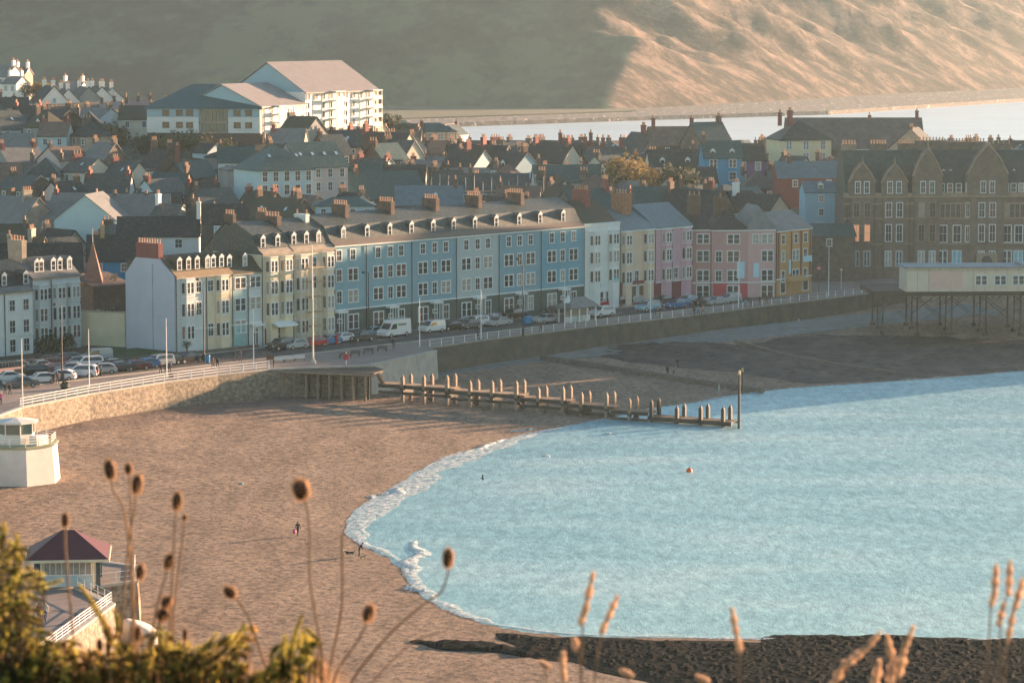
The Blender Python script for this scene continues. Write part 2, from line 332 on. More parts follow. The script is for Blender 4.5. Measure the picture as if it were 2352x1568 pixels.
def wallstrip(P,d0,d1,z0,z1,batter=0.0):
    A0=offs(P,d0); B0=offs(P,d1); B1=offs(P,d1+batter); mb=MB(); k=len(P)
    vs=[(p.x,p.y,z1) for p in A0]+[(p.x,p.y,z1) for p in B0]+[(p.x,p.y,z0) for p in B1]+[(p.x,p.y,z0) for p in A0]
    fs=[]
    for i in range(k-1): fs+=[(i,k+i,k+i+1,i+1),(k+i,2*k+i,2*k+i+1,k+i+1),(3*k+i,i,i+1,3*k+i+1)]
    fs+=[(0,3*k,2*k,k),(k-1,2*k-1,3*k-1,4*k-1)]
    mb.add(vs,fs); return mb
def seawall(i0,i1,label,m=swall,cope=concrete):
    P=PP[i0:i1+1]; t=thing('sea_wall',label,'wall')
    wallstrip(P,-.45,.05,-1.5,4.92,.35).build('wall',m,t); wallstrip(P,-.6,.14,4.92,5.16).build('coping',cope,t)
seawall(0,7,'stone sea wall under the red roofed shelter with a stepped lookout'); seawall(7,11,'sea wall running behind the white lookout platform')
seawall(11,16,'warm sunlit stone sea wall below the white railings on the left'); seawall(16,17,'grey concrete bastion wall behind the jetty platform',concrete)
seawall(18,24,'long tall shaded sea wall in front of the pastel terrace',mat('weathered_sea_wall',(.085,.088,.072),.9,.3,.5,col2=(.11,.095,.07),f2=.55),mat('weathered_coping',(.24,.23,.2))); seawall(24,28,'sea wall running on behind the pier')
# apron at the foot of the far wall
AP=[G(u,v,.9).to_2d() for u,v in [(870,872),(1010,858),(1230,828),(1480,803),(1700,782),(2000,752),(2300,728)]]
vs=[];
for p in AP: vs.append((p.x,p.y,beach_z(p.x,p.y)+.05)); vs.append((p.x-5,p.y+9,beach_z(p.x,p.y)+1.0))
mb=MB(); mb.add(vs,[(2*i,2*i+2,2*i+3,2*i+1) for i in range(len(AP)-1)]); 
for i,p in enumerate(AP[:-1]): q=AP[i+1]; mb.add([(p.x,p.y,-1),(q.x,q.y,-1),(q.x,q.y,beach_z(q.x,q.y)+.05),(p.x,p.y,beach_z(p.x,p.y)+.05)],[(0,1,2,3)])
tag(mb.build('concrete_apron',mat('damp_concrete',(.15,.165,.16),.9,.25,.5)),'long pale concrete apron sloping from the shaded sea wall to the sand','apron')
# ---- facade line and road
L0=Vector((-30.7,534)); LD=Vector((.670,.7424)).normalized(); LN=Vector((-LD.y,LD.x)); LROT=math.atan2(LD.y,LD.x)
def T(u,L=None,D=None):
    L=L or L0; D=D or LD; k=(u-1176)/math.hypot(F,0)/1.0
    # exact ray azimuth at the facade distance
    k=(u-1176)/F*1.0; Y=L.y
    for _ in range(3):
        t=(k*L.y-L.x)/(D.x-k*D.y)
    return t
def Lp(t,off=0): return L0+LD*t+LN*off
def quadstrip(name,t0,t1,o0,o1,z,m,n=24):
    mb=MB(); vs=[]
    for i in range(n+1):
        t=t0+(t1-t0)*i/n; a=Lp(t,o0); b_=Lp(t,o1); vs+=[(a.x,a.y,z),(b_.x,b_.y,z)]
    mb.add(vs,[(2*i,2*i+2,2*i+3,2*i+1) for i in range(n)]); tag(mb.build(name,m),kind='structure')
quadstrip('road',-170,112,-14.5,-2.6,5.006,tarmac)
def kerb(t0,t1,off,nm='kerb'):
    X=Matrix.Translation((L0.x,L0.y,0))@Matrix.Rotation(LROT,4,'Z'); mb=MB(); mb.box(t0,t1,off-.12,off+.12,4.9,5.13,X=X); tag(mb.build(nm,concrete),kind='structure')
kerb(-170,112,-14.6); kerb(-58,100,-2.45)
mk=mat('road_paint',(.6,.6,.57),.8,.1,2); mb=MB(); X=Matrix.Translation((L0.x,L0.y,0))@Matrix.Rotation(LROT,4,'Z')
for i in range(60): mb.box(-160+i*4.5,-158+i*4.5,-8.6,-8.48,5.008,5.012,X=X)
tag(mb.build('road_markings',mk),kind='structure')
# ---- town terrain
def gz(x,y):
    a=lerp([(540,5.02),(570,6),(600,8),(650,12),(690,14.5),(740,16.5),(820,18.5),(880,19),(960,12),(1040,2)],y)
    left=1-ss(-60,-15,x)
    a=a+left*(9*ss(650,735,y))*(1-ss(900,1100,y)) + (1-ss(-115,-75,x))*7*ss(780,880,y)*(1-ss(950,1100,y))
    a+= 5*math.exp(-((x+58)/34)**2-((y-775)/40)**2)
    k=x*LD.x+y*LD.y; off=(Vector((x,y))-L0).dot(LN)
    f=ss(6,40,off); 
    return 5.02+(a-5.02)*f if a>5 else a
hillg=mat('town_ground',(.07,.075,.045),.95,.4,.15,col2=(.12,.10,.07),f2=.55)
vs,fs=grid(lambda x,y:gz(x,y),frange(-300,330,6),frange(470,1040,6))
keep=[f for f in fs if all((Vector(vs[i][:2])-L0).dot(LN)>1.0 for i in f)]
mb=MB(); mb.add(vs,keep); tag(mb.build('town_hillside',hillg,smooth=True),kind='structure')
# far flats, shingle beach, hills
shing=mat('far_shingle',(.17,.15,.14),.9,.3,.35,bump=1.2,bscale=.3,stretch=(1,.25,1),col2=(.62,.50,.42),f2=.63,sharp=True)  # sharp pale specks: stones and sun glints painted into the shingle colour
SHL=[(-1400,1150),(-200,1150),(-75,1400),(-28,1597),(72,1688),(180,1775),(331,2018),(700,2500),(1500,3000)]
mb=MB(); mb.prism(SHL+[(1500,3200),(-1400,3200)],-1,2.2); tag(mb.build('shingle_bank',shing),kind='structure')
flat=mat('far_fields',(.055,.075,.04),.95,.3,.01,col2=(.08,.075,.05),f2=.55)
mb=MB(); mb.prism([(-1400,1180),(-230,1180),(-110,1450),(-60,1640),(70,1760),(80,3100),(-1400,3100)],1,2.9); tag(mb.build('far_fields',flat),kind='structure')
def hill_h(x,y):
    w_=10*nz(x*.004,y*.004,1)
    h1=3+.35*((y-1780)*.95+(x-78)*.3)+w_+10*nz(x*.012,y*.01,4)*ss(0,60,y-1780)
    dist=(x-78)*.84-(y-1827)*.54
    # gullies run straight down the slope
    s_=(x*.54+y*.84)-1.8*dist; s_*=.42; g=(1-abs(nz(s_*.022+dist*.004,dist*.004,3))*2)*17+(1-abs(nz(s_*.06+dist*.01,dist*.008,8))*2)*7+nz(s_*.2,dist*.06)*4+nz(x*.05,y*.05,6)*4+nz(s_*.5,dist*.15,2)*2.2
    h2=2-dist*.75+w_*.8+(g-14)*ss(8,70,-dist)+1.5
    h=min(h1,h2)
    k=2; hh=-k*math.log(math.exp(-min(h1,600)/k)+math.exp(-min(h2,600)/k)) if abs(h1-h2)<60 else h
    return max(-3,min(hh,175+8*nz(x*.01,y*.01)))
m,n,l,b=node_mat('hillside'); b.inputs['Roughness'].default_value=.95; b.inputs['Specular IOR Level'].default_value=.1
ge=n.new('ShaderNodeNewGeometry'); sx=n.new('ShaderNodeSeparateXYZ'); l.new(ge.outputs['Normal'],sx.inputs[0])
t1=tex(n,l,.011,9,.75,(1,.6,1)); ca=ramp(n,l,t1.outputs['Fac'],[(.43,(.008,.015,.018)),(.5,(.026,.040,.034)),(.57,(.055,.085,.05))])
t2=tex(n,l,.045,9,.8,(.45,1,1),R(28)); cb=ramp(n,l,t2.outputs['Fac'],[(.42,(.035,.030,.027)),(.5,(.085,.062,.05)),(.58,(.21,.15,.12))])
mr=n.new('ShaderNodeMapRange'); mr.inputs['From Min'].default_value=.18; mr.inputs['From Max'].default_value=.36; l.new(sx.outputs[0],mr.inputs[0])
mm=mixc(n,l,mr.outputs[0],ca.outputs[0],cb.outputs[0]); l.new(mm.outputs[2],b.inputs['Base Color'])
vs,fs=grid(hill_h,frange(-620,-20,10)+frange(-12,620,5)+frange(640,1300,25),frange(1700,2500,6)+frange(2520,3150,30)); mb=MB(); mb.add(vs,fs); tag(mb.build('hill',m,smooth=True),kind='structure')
# near hillside the photograph is taken from
def near_h(x,y):
    z=60.15-.05*abs(x)*.2
    if y>7.5: z-=(y-7.5)*.50 if y<40 else 16.25+(y-40)*.62
    return max(z+.15*nz(x*.5,y*.5),-2)
turf=mat('clifftop_turf',(.10,.095,.045),.95,.4,3,bump=.05,bscale=12)
vs,fs=grid(near_h,frange(-60,60,1.5),frange(-6,12,1)+frange(16,160,6)); mb=MB(); mb.add(vs,fs); tag(mb.build('clifftop_slope',turf,smooth=True),kind='structure')
# ================= BUILDING KIT =================
WC={}
def win_mesh(w,h,style,fm):
    k=('f',round(w,2),round(h,2),style,fm.name)
    if k in WC: return WC[k]
    mb=MB(); s=.17 if style!='thin' else .07; pj=.11
    mb.box(-w/2-s,-w/2,-pj,.02,-h/2,h/2); mb.box(w/2,w/2+s,-pj,.02,-h/2,h/2)
    mb.box(-w/2-s,w/2+s,-pj-.02,.02,h/2,h/2+s*1.1); mb.box(-w/2-s-.05,w/2+s+.05,-pj-.06,.02,-h/2-s*.9,-h/2)
    if style=='double': mb.box(-.12,.12,-pj+.01,.02,-h/2,h/2)
    if style=='triple':
        for q in (-w/6,w/6): mb.box(q-.07,q+.07,-pj+.01,.02,-h/2,h/2)
    if style not in('thin','plain'): mb.box(-w/2,w/2,-.055,.02,-.035,.035)
    if style=='single': mb.box(-.03,.03,-.05,.02,-h/2,h/2)
    WC[k]=mb.mesh('window_frame',fm); return WC[k]
def pane_mesh(w,h,gm):
    k=('p',round(w,2),round(h,2),gm.name)
    if k in WC: return WC[k]
    WC[k]=MB().box(-w/2,w/2,-.03,.0,-h/2,h/2).mesh('pane',gm); return WC[k]
def window(par,x,y,z,w,h,style='single',fm=None,rot=0,gm=None):
    o=link(win_mesh(w,h,style,fm or trim),'window',par,(x,y,z),rot)
    gm=gm or rnd.choice(GL)
    link(pane_mesh(w,h,gm),'pane',o); return o
CHC={}
def chimney(par,x,y,z0,z1,w=.9,d=2.2,m=None,pots=4,rot=0,capm=None,pm=None):
    m=m or brickb; mb=MB(); mb.box(-w/2,w/2,-d/2,d/2,z0,z1-.35); mb.box(-w/2-.08,w/2+.08,-d/2-.08,d/2+.08,z1-.35,z1-.12); mb.box(-w/2-.02,w/2+.02,-d/2-.02,d/2+.02,z1-.12,z1)
    c=mb.build('chimney',m,par,loc=(x,y,0),rot=rot)
    if 'pot' not in CHC: CHC['pot']=MB().lathe([(.16,0),(.13,.55),(.16,.6),(.15,.75),(.10,.75)],n=8).mesh('chimney_pot',pot)
    L=max(w,d)-.5
    for i in range(pots):
        q=(-L/2+L*i/(pots-1)) if pots>1 else 0
        link(CHC['pot'],'chimney_pot',c,((0,q,z1) if d>=w else (q,0,z1)))
    return c
def dormer(par,x,y,z,w=1.15,h=1.5,depth=2.2,cheek=None,fm=None,flat=False,gm=None):
    """front face at local y, base z; pitched little roof running back"""
    mb=MB(); cheek=cheek or slate_dark; fm=fm or trim
    mb.box(-w/2,w/2,.06,depth,0,h,1); hh=.12 if flat else w*.55
    mb.ext([(.06,h),(depth,h),(depth,h+.01),(.06,h+.01)],-w/2,w/2,1)
    if flat: mb.box(-w/2-.12,w/2+.12,-.12,depth,h,h+.14,1)
    else:
        vs=[(-w/2-.12,-.08,h),(w/2+.12,-.08,h),(0,-.08,h+hh),(-w/2-.12,depth,h),(w/2+.12,depth,h),(0,depth,h+hh)]
        mb.add(vs,[(0,3,5,2),(1,2,5,4),(3,4,5)],1); mb.add(vs[:3],[(0,1,2)],0)
    mb.box(-w/2,-w/2+.16,0,.06,0,h); mb.box(w/2-.16,w/2,0,.06,0,h); mb.box(-w/2+.16,w/2-.16,0,.06,h-.16,h); mb.box(-w/2+.16,w/2-.16,0,.06,0,.14); mb.box(-w/2+.16,w/2-.16,.02,.06,h*.5-.04,h*.5+.04)
    d=mb.build('dormer',[fm,cheek],par,loc=(x,y,z)); g=rnd.choice(GL) if gm is None else gm
    link(pane_mesh(w-.32,h-.3,g),'pane',d,(0,.07,h/2)); return d
def gable_wall_prof(d,hz,ez,b=-4): return [(0,b),(d,b),(d,ez),(d/2,hz),(0,ez)]
def roof_slabs(mb,x0,x1,d,ez,hz,th=.18,ov=.35,m=0,tr=None):
    s=(hz-ez)/(d/2)
    for sg in (0,1):
        y0=-ov; z0=ez-ov*s+.03
        pr=[(y0,z0),(d/2,hz+.03),(d/2,hz+.03+th),(y0,z0+th)]
        if sg: pr=[(d-p[0],p[1]) for p in pr]
        mb.ext(pr,x0-.25,x1+.25,m)
def hip_roof(mb,w,d,ez,hz,ov=.35,m=0,inset=None,b=.0):
    i=inset if inset is not None else min(w,d)/2
    if w>=d: R_=[(i,d/2,hz),(w-i,d/2,hz)]
    else: R_=[(w/2,i,hz),(w/2,d-i,hz)]
    e=[(-ov,-ov,ez),(w+ov,-ov,ez),(w+ov,d+ov,ez),(-ov,d+ov,ez)]; e2=[(x,y,ez-.18) for x,y,z in e]
    vs=e+R_+e2
    if w>=d: fs=[(0,1,5,4),(2,3,4,5),(1,2,5),(3,0,4)]
    else: fs=[(0,1,4),(1,2,5,4),(2,3,5),(3,0,4,5)]
    fs+=[(6,7,1,0),(7,8,2,1),(8,9,3,2),(9,6,0,3),(9,8,7,6)]
    mb.add(vs,fs,m)
# -------- town house : local x = along ridge, front faces -y
def house(p,w,d,rot,eave,rise,wall=None,roof=None,typ='g',label='',name='house',cat='house',rows=None,nwin=3,group=None,chim=((.08,1),),chm=None,gablewin=False,dorm=0,sky=0,gm=None,trimm=None,gable_m=None,wwin=.9,hwin=1.3,ground=None,cpots=4):
    """p = ridge centre in the world. eave = wall height above ground, rise = ridge above eave"""
    ez=p.z-rise; gx=ground if ground is not None else gz(p.x,p.y); base=gx-ez   # local z=0 at ground
    ez_=max(ez-gx,2.2); t=thing(name,label,cat,(p.x,p.y,gx),R(rot),group); hz=ez_+rise
    wall=wall or stone; roof=roof or slate
    if ez-gx<2.2: t.location.z=p.z-hz
    X0=-w/2; root=t
    mb=MB()
    if typ=='g': mb.ext([(q[0]-d/2,q[1]) for q in gable_wall_prof(d,hz,ez_)],X0,-X0)
    else: mb.box(X0,-X0,-d/2,d/2,-4,ez_-.05)
    mb.build('wall',wall,t)
    rb=MB()
    if typ=='g':
        roof_slabs(rb,0,w,d,ez_,hz)
    else: hip_roof(rb,w,d,ez_,hz)
    rb.v=[(a-w/2,b-d/2,c) for a,b,c in rb.v]; ro=rb.build('roof',roof,t)
    nr=rows if rows is not None else max(1,int(ez_/3.0))
    for r in range(nr):
        z=ez_-1.35-r*2.9
        if z<.9: break
        for i in range(nwin):
            x=-w/2+w*(i+.5)/nwin
            window(t,x,-d/2,z,wwin,hwin,rnd.choice(['single','single','double']) if wwin>1.1 else 'single',trimm,gm=gm)
    if gablewin:
        for sgn,rr in ((1,PI/2),(-1,-PI/2)):
            window(t,sgn*w/2,0,ez_+rise*.15,.8,1.1,'single',trimm,rot=rr)
            for q in (-d*.22,d*.22): window(t,sgn*w/2,q,ez_-1.6,.8,1.2,'single',trimm,rot=rr)
    for c in chim:
        x=-w/2+w*c[0]; h=c[1] if len(c)>1 else 1.0
        chimney(ro,x,0 if typ=='g' else d*.1,hz-1.2,hz+1.3*h,.75,c[2] if len(c)>2 else 1.5,chm or brickb,cpots if (c[2] if len(c)>2 else 1.5)>1 else 2)
    for i in range(dorm):
        x=-w/2+w*(i+.5)/dorm; dormer(t,x,-d/2+.9,ez_+.25,1.2,1.3,2.4,roof)
    for i in range(sky):
        x=-w/2+w*(i+.6)/sky; s=rise/(d/2); f=.5; 
        a=math.atan2(rise,d/2); mb=MB(); mb.box(-.4,.4,-.55,.55,.0,.10,0); mb.box(-.32,.32,-.47,.47,.10,.12,1)
        mb.build('skylight',[metal_d,mat('skylight_glass',(.42,.55,.6),.08,0,spec=.8)],t,loc=(x,-d/2+d/2*f,ez_+rise*f+.2),rot=(a,0,0))
    return t
# -------- promenade terrace houses
def terr(u0,u1,wall,label,ez,rows,cols,name='terraced_house',depth=12,L=None,D=None,roof='mansard',dorm=(),grd=None,gz1=9.7,group=None,chim=None,winh=2.0,extra=None,skirt=None,top=3.3,fm=None,ridge=5.2,rmat=None,ground_rows=True,pipe=True,chm=None,cat='house',stack_u=None,sign=None,strings=True,off=0,dfm=None):
    L=L or L0; D=D or LD; ro_=math.atan2(D.y,D.x); N=Vector((-D.y,D.x))
    t0=T(u0,L,D); t1=T(u1,L,D); W=t1-t0; o=L+D*t0+N*off
    t=thing(name,label,cat,(o.x,o.y,5.03),ro_,group); z5=5.03
    ezl=ez-z5; tx=lambda u:T(u,L,D)-t0
    mb=MB(); mb.box(0,W,0,depth,-1,ezl); mb.build('wall',wall,t)
    if grd: MB().box(.02,W-.02,-.06,.02,-.5,gz1-z5-.15).build('ground_floor_front',grd,t)
    if strings:
        MB().box(0,W,-.16,-.003,gz1-z5-.15,gz1-z5+.08).build('string_course',fm or trim,t); MB().box(0,W,-.30,-.003,ezl-.25,ezl-.003).build('cornice',stone_l if skirt is not None else (fm or trim),t)
    rf=MB(); rm=rmat or slate
    if roof=='mansard':
        rf.ext([(-.35,ezl),(depth,ezl),(depth,ezl+top*.8),(6.5,ezl+ridge),(2.4,ezl+top),(.75,ezl+.85),(-.35,ezl+.14)],0,W,0,[0,0,0,0,0,1,1])
        ro=rf.build('roof',[rm,skirt or lead],t)
    elif roof=='pitch':
        rf.ext([(-.35,ezl),(depth,ezl),(depth,ezl+.2),(depth*.5,ezl+ridge),(-.35,ezl+.16)],0,W,0); ro=rf.build('roof',rm,t)
    elif roof=='hip':
        rf2=MB(); hip_roof(rf2,W,depth,ezl+.18,ezl+ridge,.3,0,W*.45); ro=rf2.build('roof',rm,t)
    elif roof=='parapet':
        rf.ext([(.5,ezl-.01),(depth,ezl-.01),(depth,ezl+.2),(depth*.5,ezl+ridge),(.5,ezl+.3)],.01,W-.01,0); ro=rf.build('roof',rm,t)
        MB().box(0,W,-.12,.4,ezl,ezl+.55).build('parapet',wall,t)
    for du in dorm: dormer(t,tx(du),.95,ezl+1.0,1.05,1.75,2.6,rm,dfm or fm)
    for (u,kinds) in cols:
        x=tx(u); bay=any(k in 'bB' for k in kinds)
        if bay:
            zt=max(rows[i] for i,k in enumerate(kinds) if k in 'bB')+winh/2+.5-z5; zb=-.5
            pr=[(x-1.35,0.01),(x-.85,-.85),(x+.85,-.85),(x+1.35,.01)]
            MB().prism(pr,zb,min(zt,ezl-.3)).build('bay',wall,t)
            for i,k in enumerate(kinds):
                if k in 'bB':
                    zc=rows[i]-winh/2-.45-z5
                    MB().prism([(x-1.48,-.0),(x-.92,-.98),(x+.92,-.98),(x+1.48,-.0)],zc,zc+.12).build('sill_band',fm or trim,t)
            cp=MB(); cp.prism([(x-1.5,0),(x-.95,-1.0),(x+.95,-1.0),(x+1.5,0)],min(zt,ezl-.3),min(zt,ezl-.3)+.14); cp.build('bay_cornice',fm or trim,t)
        for i,k in enumerate(kinds):
            z=rows[i]-z5; wh=winh*(.86 if i==0 else 1.0)
            if k=='s': window(t,x,-.003,z,1.1,wh,'single',fm)
            elif k=='d': window(t,x,-.003,z,2.25,wh,'double',fm)
            elif k=='g': window(t,x,-.063,z,1.25,wh*1.2,'single',fm)
            elif k=='G': window(t,x,-.063,z,2.3,wh*1.2,'double',fm)
            elif k=='t': window(t,x,-.003,z,2.3,wh,'triple',fm)
            elif k in 'bB':
                window(t,x,-.85,z,1.4,wh,'double',fm); a=math.atan2(.85,.5)
                window(t,x-1.10,-.425,z,.5,wh,'thin',fm,rot=-a); window(t,x+1.10,-.425,z,.5,wh,'thin',fm,rot=a)
            elif k=='P':   # columned porch
                pc=MB(); hgt=gz1-z5-.5
                for q in (-.95,-.35,.35,.95): pc.cyl((x+q,-1.0,-.1),(x+q,-1.0,hgt),.085,.07,8)
                pc.box(x-1.2,x+1.2,-1.15,-.061,hgt,hgt+.35); pc.build('porch',fm or trim,t)
                dm=MB(); dm.box(x-.5,x+.5,-.10,-.061,0,2.3); dm.build('door',metal_d,t); window(t,x,-.10,2.75,.9,.5,'plain',fm)
    if pipe: MB().cyl((.02,-.15,0),(.02,-.15,ezl),.075,.075,6).build('drainpipe',metal_d,t)
    if chim:
        for (x,y,wd,dp,h,m_,k) in chim: chimney(ro,x,y,ezl+1,h-z5,wd,dp,m_,k)
    if extra: extra(t,tx,W,z5,ezl)
    return t
# ================= THE SEAFRONT =================
blue1=mat('soft_blue_render',(.19,.34,.40),.85,.1,.4); blue2=mat('dusty_blue_render',(.17,.31,.38),.85,.1,.4); blue3=mat('pale_grey_blue_render',(.35,.43,.45),.85,.08,.4); blue4=mat('mid_blue_render',(.13,.31,.40),.85,.1,.4)
dkgreen=mat('dark_teal_front',(.055,.085,.08),.7,.15,1); pinkr=mat('dusty_pink_render',(.44,.27,.26),.85,.1,.4); pinkl=mat('lilac_pink_render',(.50,.33,.39),.85,.1,.4); rose=mat('rose_render',(.39,.22,.21),.85,.1,.4)
maroon=mat('maroon_front',(.16,.03,.045),.7,.1,1); crimson=mat('crimson_front',(.45,.05,.07),.7,.1,1); lilac=mat('lilac_render',(.42,.45,.52),.85,.07,.3); tealr=mat('pale_teal_render',(.36,.50,.50),.85,.08,.4); paleb=mat('pale_blue_render',(.50,.57,.58),.85,.08,.4)
mustard=mat('mustard_render',(.42,.25,.10),.8,.12,.6); creamp=mat('peach_cream_render',(.58,.47,.36),.85,.1,.4); skyb=mat('bright_blue_render',(.03,.25,.42),.8,.1,.5); brownst=mat('brown_paint',(.13,.045,.04),.7,.1,1); teal_sign=mat('teal_sign',(.02,.38,.42),.5,.05,1); pale_sign=mat('pale_sign',(.40,.62,.70),.5,.05,1)
cream2=mat('yellow_cream_render',(.62,.56,.40),.85,.1,.4)
RW=[19.1,15.65,11.9,7.45]
stk=lambda k=6:[(0,6.2,.95,3.4,27.4,brickb,k)]
terr(765,839,blue1,'leftmost blue house of the long terrace with two columns of windows',20.8,RW,[(777,'sssP'),(809,'sddG')],grd=dkgreen,dorm=(797,),chim=None,group='blue terrace houses')
terr(839,944,blue1,'soft blue house second from left in the long terrace, behind the white van',20.8,RW,[(867,'sddG'),(895,'sssP'),(920,'sddg')],grd=dkgreen,dorm=(852,904),chim=stk(),group='blue terrace houses')
terr(944,1047,blue2,'dusty blue house directly left of the pale grey terrace house',20.8,RW,[(970,'sddG'),(997,'sssP'),(1023,'sddg')],grd=dkgreen,dorm=(954,1004),chim=stk(),group='blue terrace houses')
terr(1047,1145,blue3,'pale grey house between blue neighbours in the middle of the long terrace',20.8,RW,[(1070,'sddG'),(1096,'sssP'),(1120,'sddg')],grd=dkgreen,dorm=(1051,1100),chim=stk())
terr(1145,1242,blue2,'strong blue house just right of the pale grey one in the long terrace',20.8,RW,[(1168,'sddG'),(1193,'sssP'),(1218,'sddg')],grd=dkgreen,dorm=(1149,1202),chim=stk(),group='blue terrace houses')
terr(1242,1341,blue4,'brightest blue house at the right end of the terrace, behind the shelter',20.8,RW,[(1267,'sddG'),(1292,'sssP'),(1317,'sddg')],grd=dkgreen,dorm=(1250,1303),chim=stk(),group='blue terrace houses')
def shop_white(t,tx,W,z5,ez):
    MB().box(tx(1367),tx(1380),-.12,-.05,4.0,5.9).build('shop_sign',teal_sign,t); MB().box(tx(1403),tx(1414),-.95,-.88,4.7,5.7).build('shop_sign',teal_sign,t)
    window(t,tx(1375),-.003,1.9,2.6,2.2,'triple'); window(t,tx(1405),-.003,1.9,3.2,2.2,'triple',gm=glassb)
terr(1341,1424,white,'tall white house with two curved bays and teal shop signs beside the blue terrace',20.6,[18.0,14.7,11.2],[(1365,'bbb'),(1408,'bbb')],roof='parapet',strings=False,rmat=slate_moss,ridge=4.6,extra=shop_white,gz1=9.0,chim=[(W_,6.0,1.4,3.4,27.2,brick,6) for W_ in (6.2,)])
def shop_red(t,tx,W,z5,ez):
    W=W-.1; mb=MB(); mb.box(.1,W,-.3,-.07,3.9,4.5); mb.box(.1,.5,-.3,-.07,0,3.9); mb.box(W-.4,W,-.3,-.07,0,3.9); mb.box(.5,W-.4,-.2,-.07,0,.8); mb.build('shopfront',maroon,t)
    for i in range(4): window(t,1.4+i*(W-2.8)/3,-.08,2.3,1.7,2.4,'plain',gm=glassb)
terr(1424,1505,creamp,'peach cream house with a dark red shopfront',19.3,[17.5,14.1,10.4],[(1438,'bbb'),(1463,'..s'),(1488,'bbb')],roof='pitch',rmat=slate_blue,ridge=3.6,extra=shop_red,gz1=9.2,chim=[(7.0,5.5,2.8,2.8,26.0,mat('orange_brick',(.27,.14,.075),.9,.25,1.5),4)])
terr(1505,1544,pinkl,'left hand lilac pink house of the maroon based pair, beside the peach one',19.2,[17.4,14.0,10.3,6.9],[(1530,'bbbG')],roof='pitch',rmat=slate_blue,ridge=4.4,grd=maroon,gz1=8.8,group='lilac pink pair of houses')
terr(1544,1590,pinkl,'right one of two maroon based lilac pink houses, nearer the rose house',19.2,[17.4,14.0,10.3,6.9],[(1553,'..s.'),(1576,'bbbG')],roof='pitch',rmat=slate_blue,ridge=4.4,grd=maroon,gz1=8.8,group='lilac pink pair of houses')
Lq=Lp(T(1590)); Dq=Vector((.995,.10)).normalized()
terr(1590,1634,rose,'narrow dusty rose house at the bend of the seafront, left of the corner hotel',18.4,[16.6,13.2,9.4,6.2],[(1616,'dddG')],L=Lq,D=Dq,roof='pitch',rmat=slate_dark,ridge=3.0,gz1=8.0,chim=[(1.4,6,2.4,2.2,24.8,brickb,3)])
def posters(t,tx,W,z5,ez):
    MB().box(tx(1694),tx(1712),-.12,-.004,5.0-1.2,7.0).build('wall_sign',pale_sign,t)
    MB().box(tx(1695),tx(1719),-.10,-.065,-.2,3.0).build('painted_panel',crimson,t); MB().box(tx(1640),tx(1672),-.10,-.065,-.2,3.0).build('painted_panel',crimson,t)
terr(1634,1720,pinkr,'wide dusty pink corner building with crimson panels and a blue sign',18.3,[16.5,13.1,9.3,6.1],[(1652,'.ss.'),(1686,'dddG')],L=Lq,D=Dq,roof='hip',rmat=slate_dark,ridge=3.4,gz1=8.0,extra=posters,chim=[(3,7,2.6,1.2,24.3,brickb,1)])
Lr=Lq+Dq*T(1720,Lq,Dq); Dr=Vector((.97,.24)).normalized()
pink3=mat('pale_pink_render',(.52,.34,.33),.85,.08,.4)
def posters2(t,tx,W,z5,ez): MB().box(tx(1732),tx(1745),-.12,-.004,3.9,6.7).build('wall_sign',pale_sign,t)
terr(1720,1783,pink3,'pale pink corner house with a small pale blue sign under a steep hipped roof',18.3,[16.5,13.1,9.3,6.1],[(1737,'s...'),(1764,'dddG')],L=Lr,D=Dr,roof='hip',rmat=slate_grey,ridge=4.6,gz1=8.0,extra=posters2,pipe=False)
Ls=Lr+Dr*T(1783,Lr,Dr); Ds=Vector((.62,.785)).normalized()
def must(t,tx,W,z5,ez):
    mb=MB()
    for u in (1785,1790,1819,1841,1862): mb.box(tx(u)-.16,tx(u)+.16,-.14,-.004,3.4,ez-.3)
    mb.build('pilaster',brownst,t)
    MB().box(tx(1812),tx(1817),-.2,-.15,4.2,7.0).build('shop_sign',pale_sign,t); MB().box(tx(1844),tx(1864),-.35,-.2,6.2,7.4).build('shop_sign',pale_sign,t)
    mb=MB(); mb.ext([(-.15,3.7),(-1.5,2.9),(-1.5,2.6),(-.15,2.6)],tx(1806),tx(1845)); mb.build('awning',mustard,t)
    window(t,tx(1800),-.003,1.6,1.6,2,'plain'); window(t,tx(1852),-.003,1.6,1.8,2,'plain')
terr(1783,1866,mustard,'mustard yellow house with brown pilasters and a yellow awning at the end of the row',17.9,[16.1,12.8,8.9],[(1800,'sss'),(1829,'sdd'),(1851,'sss')],L=Ls,D=Ds,roof='pitch',rmat=slate_grey,ridge=3.4,gz1=8.4,extra=must,depth=10)
# left part of the row
R3=[15.9,12.3,8.6]
def annex(t,tx,W,z5,ez):
    g=MB(); n_=12
    prof=[(0.0,-.5),(12,-.5),(12,ez+.1),(9.4,ez+2.9),(3.6,ez+2.9),(0.0,ez+.15)]
    g.ext(prof,-.35,-.02); g.build('gable_wall',lilac,t)
    chimney(t,.15,6.5,ez+2.5,ez+5.4,.95,5.6,brick,9)
    MB().cyl((-.42,5.2,0),(-.42,5.2,ez+2),.06,.06,6).build('drainpipe',mat('pale_pipe',(.33,.36,.42),.6),t)
terr(400,470,paleb,'end house with a huge blank lilac gable wall and a red brick chimney stack',17.7,R3,[(426,'bbb'),(453,'ss.')],skirt=mat('ochre_skirt',(.26,.19,.11),.8,.2,1),rmat=slate_moss,top=2.6,ridge=3.2,dorm=(419,440,460),extra=annex,gz1=9.0,depth=12)
terr(470,530,cream2,'cream three storey house next to the lilac gabled end house',17.7,R3,[(470.5+2,'...'),(480,'s.s'),(506,'bbb')],skirt=mat('ochre_skirt',(.26,.19,.11)),rmat=slate_moss,top=2.6,ridge=3.2,dorm=(484,497,516),gz1=9.0)
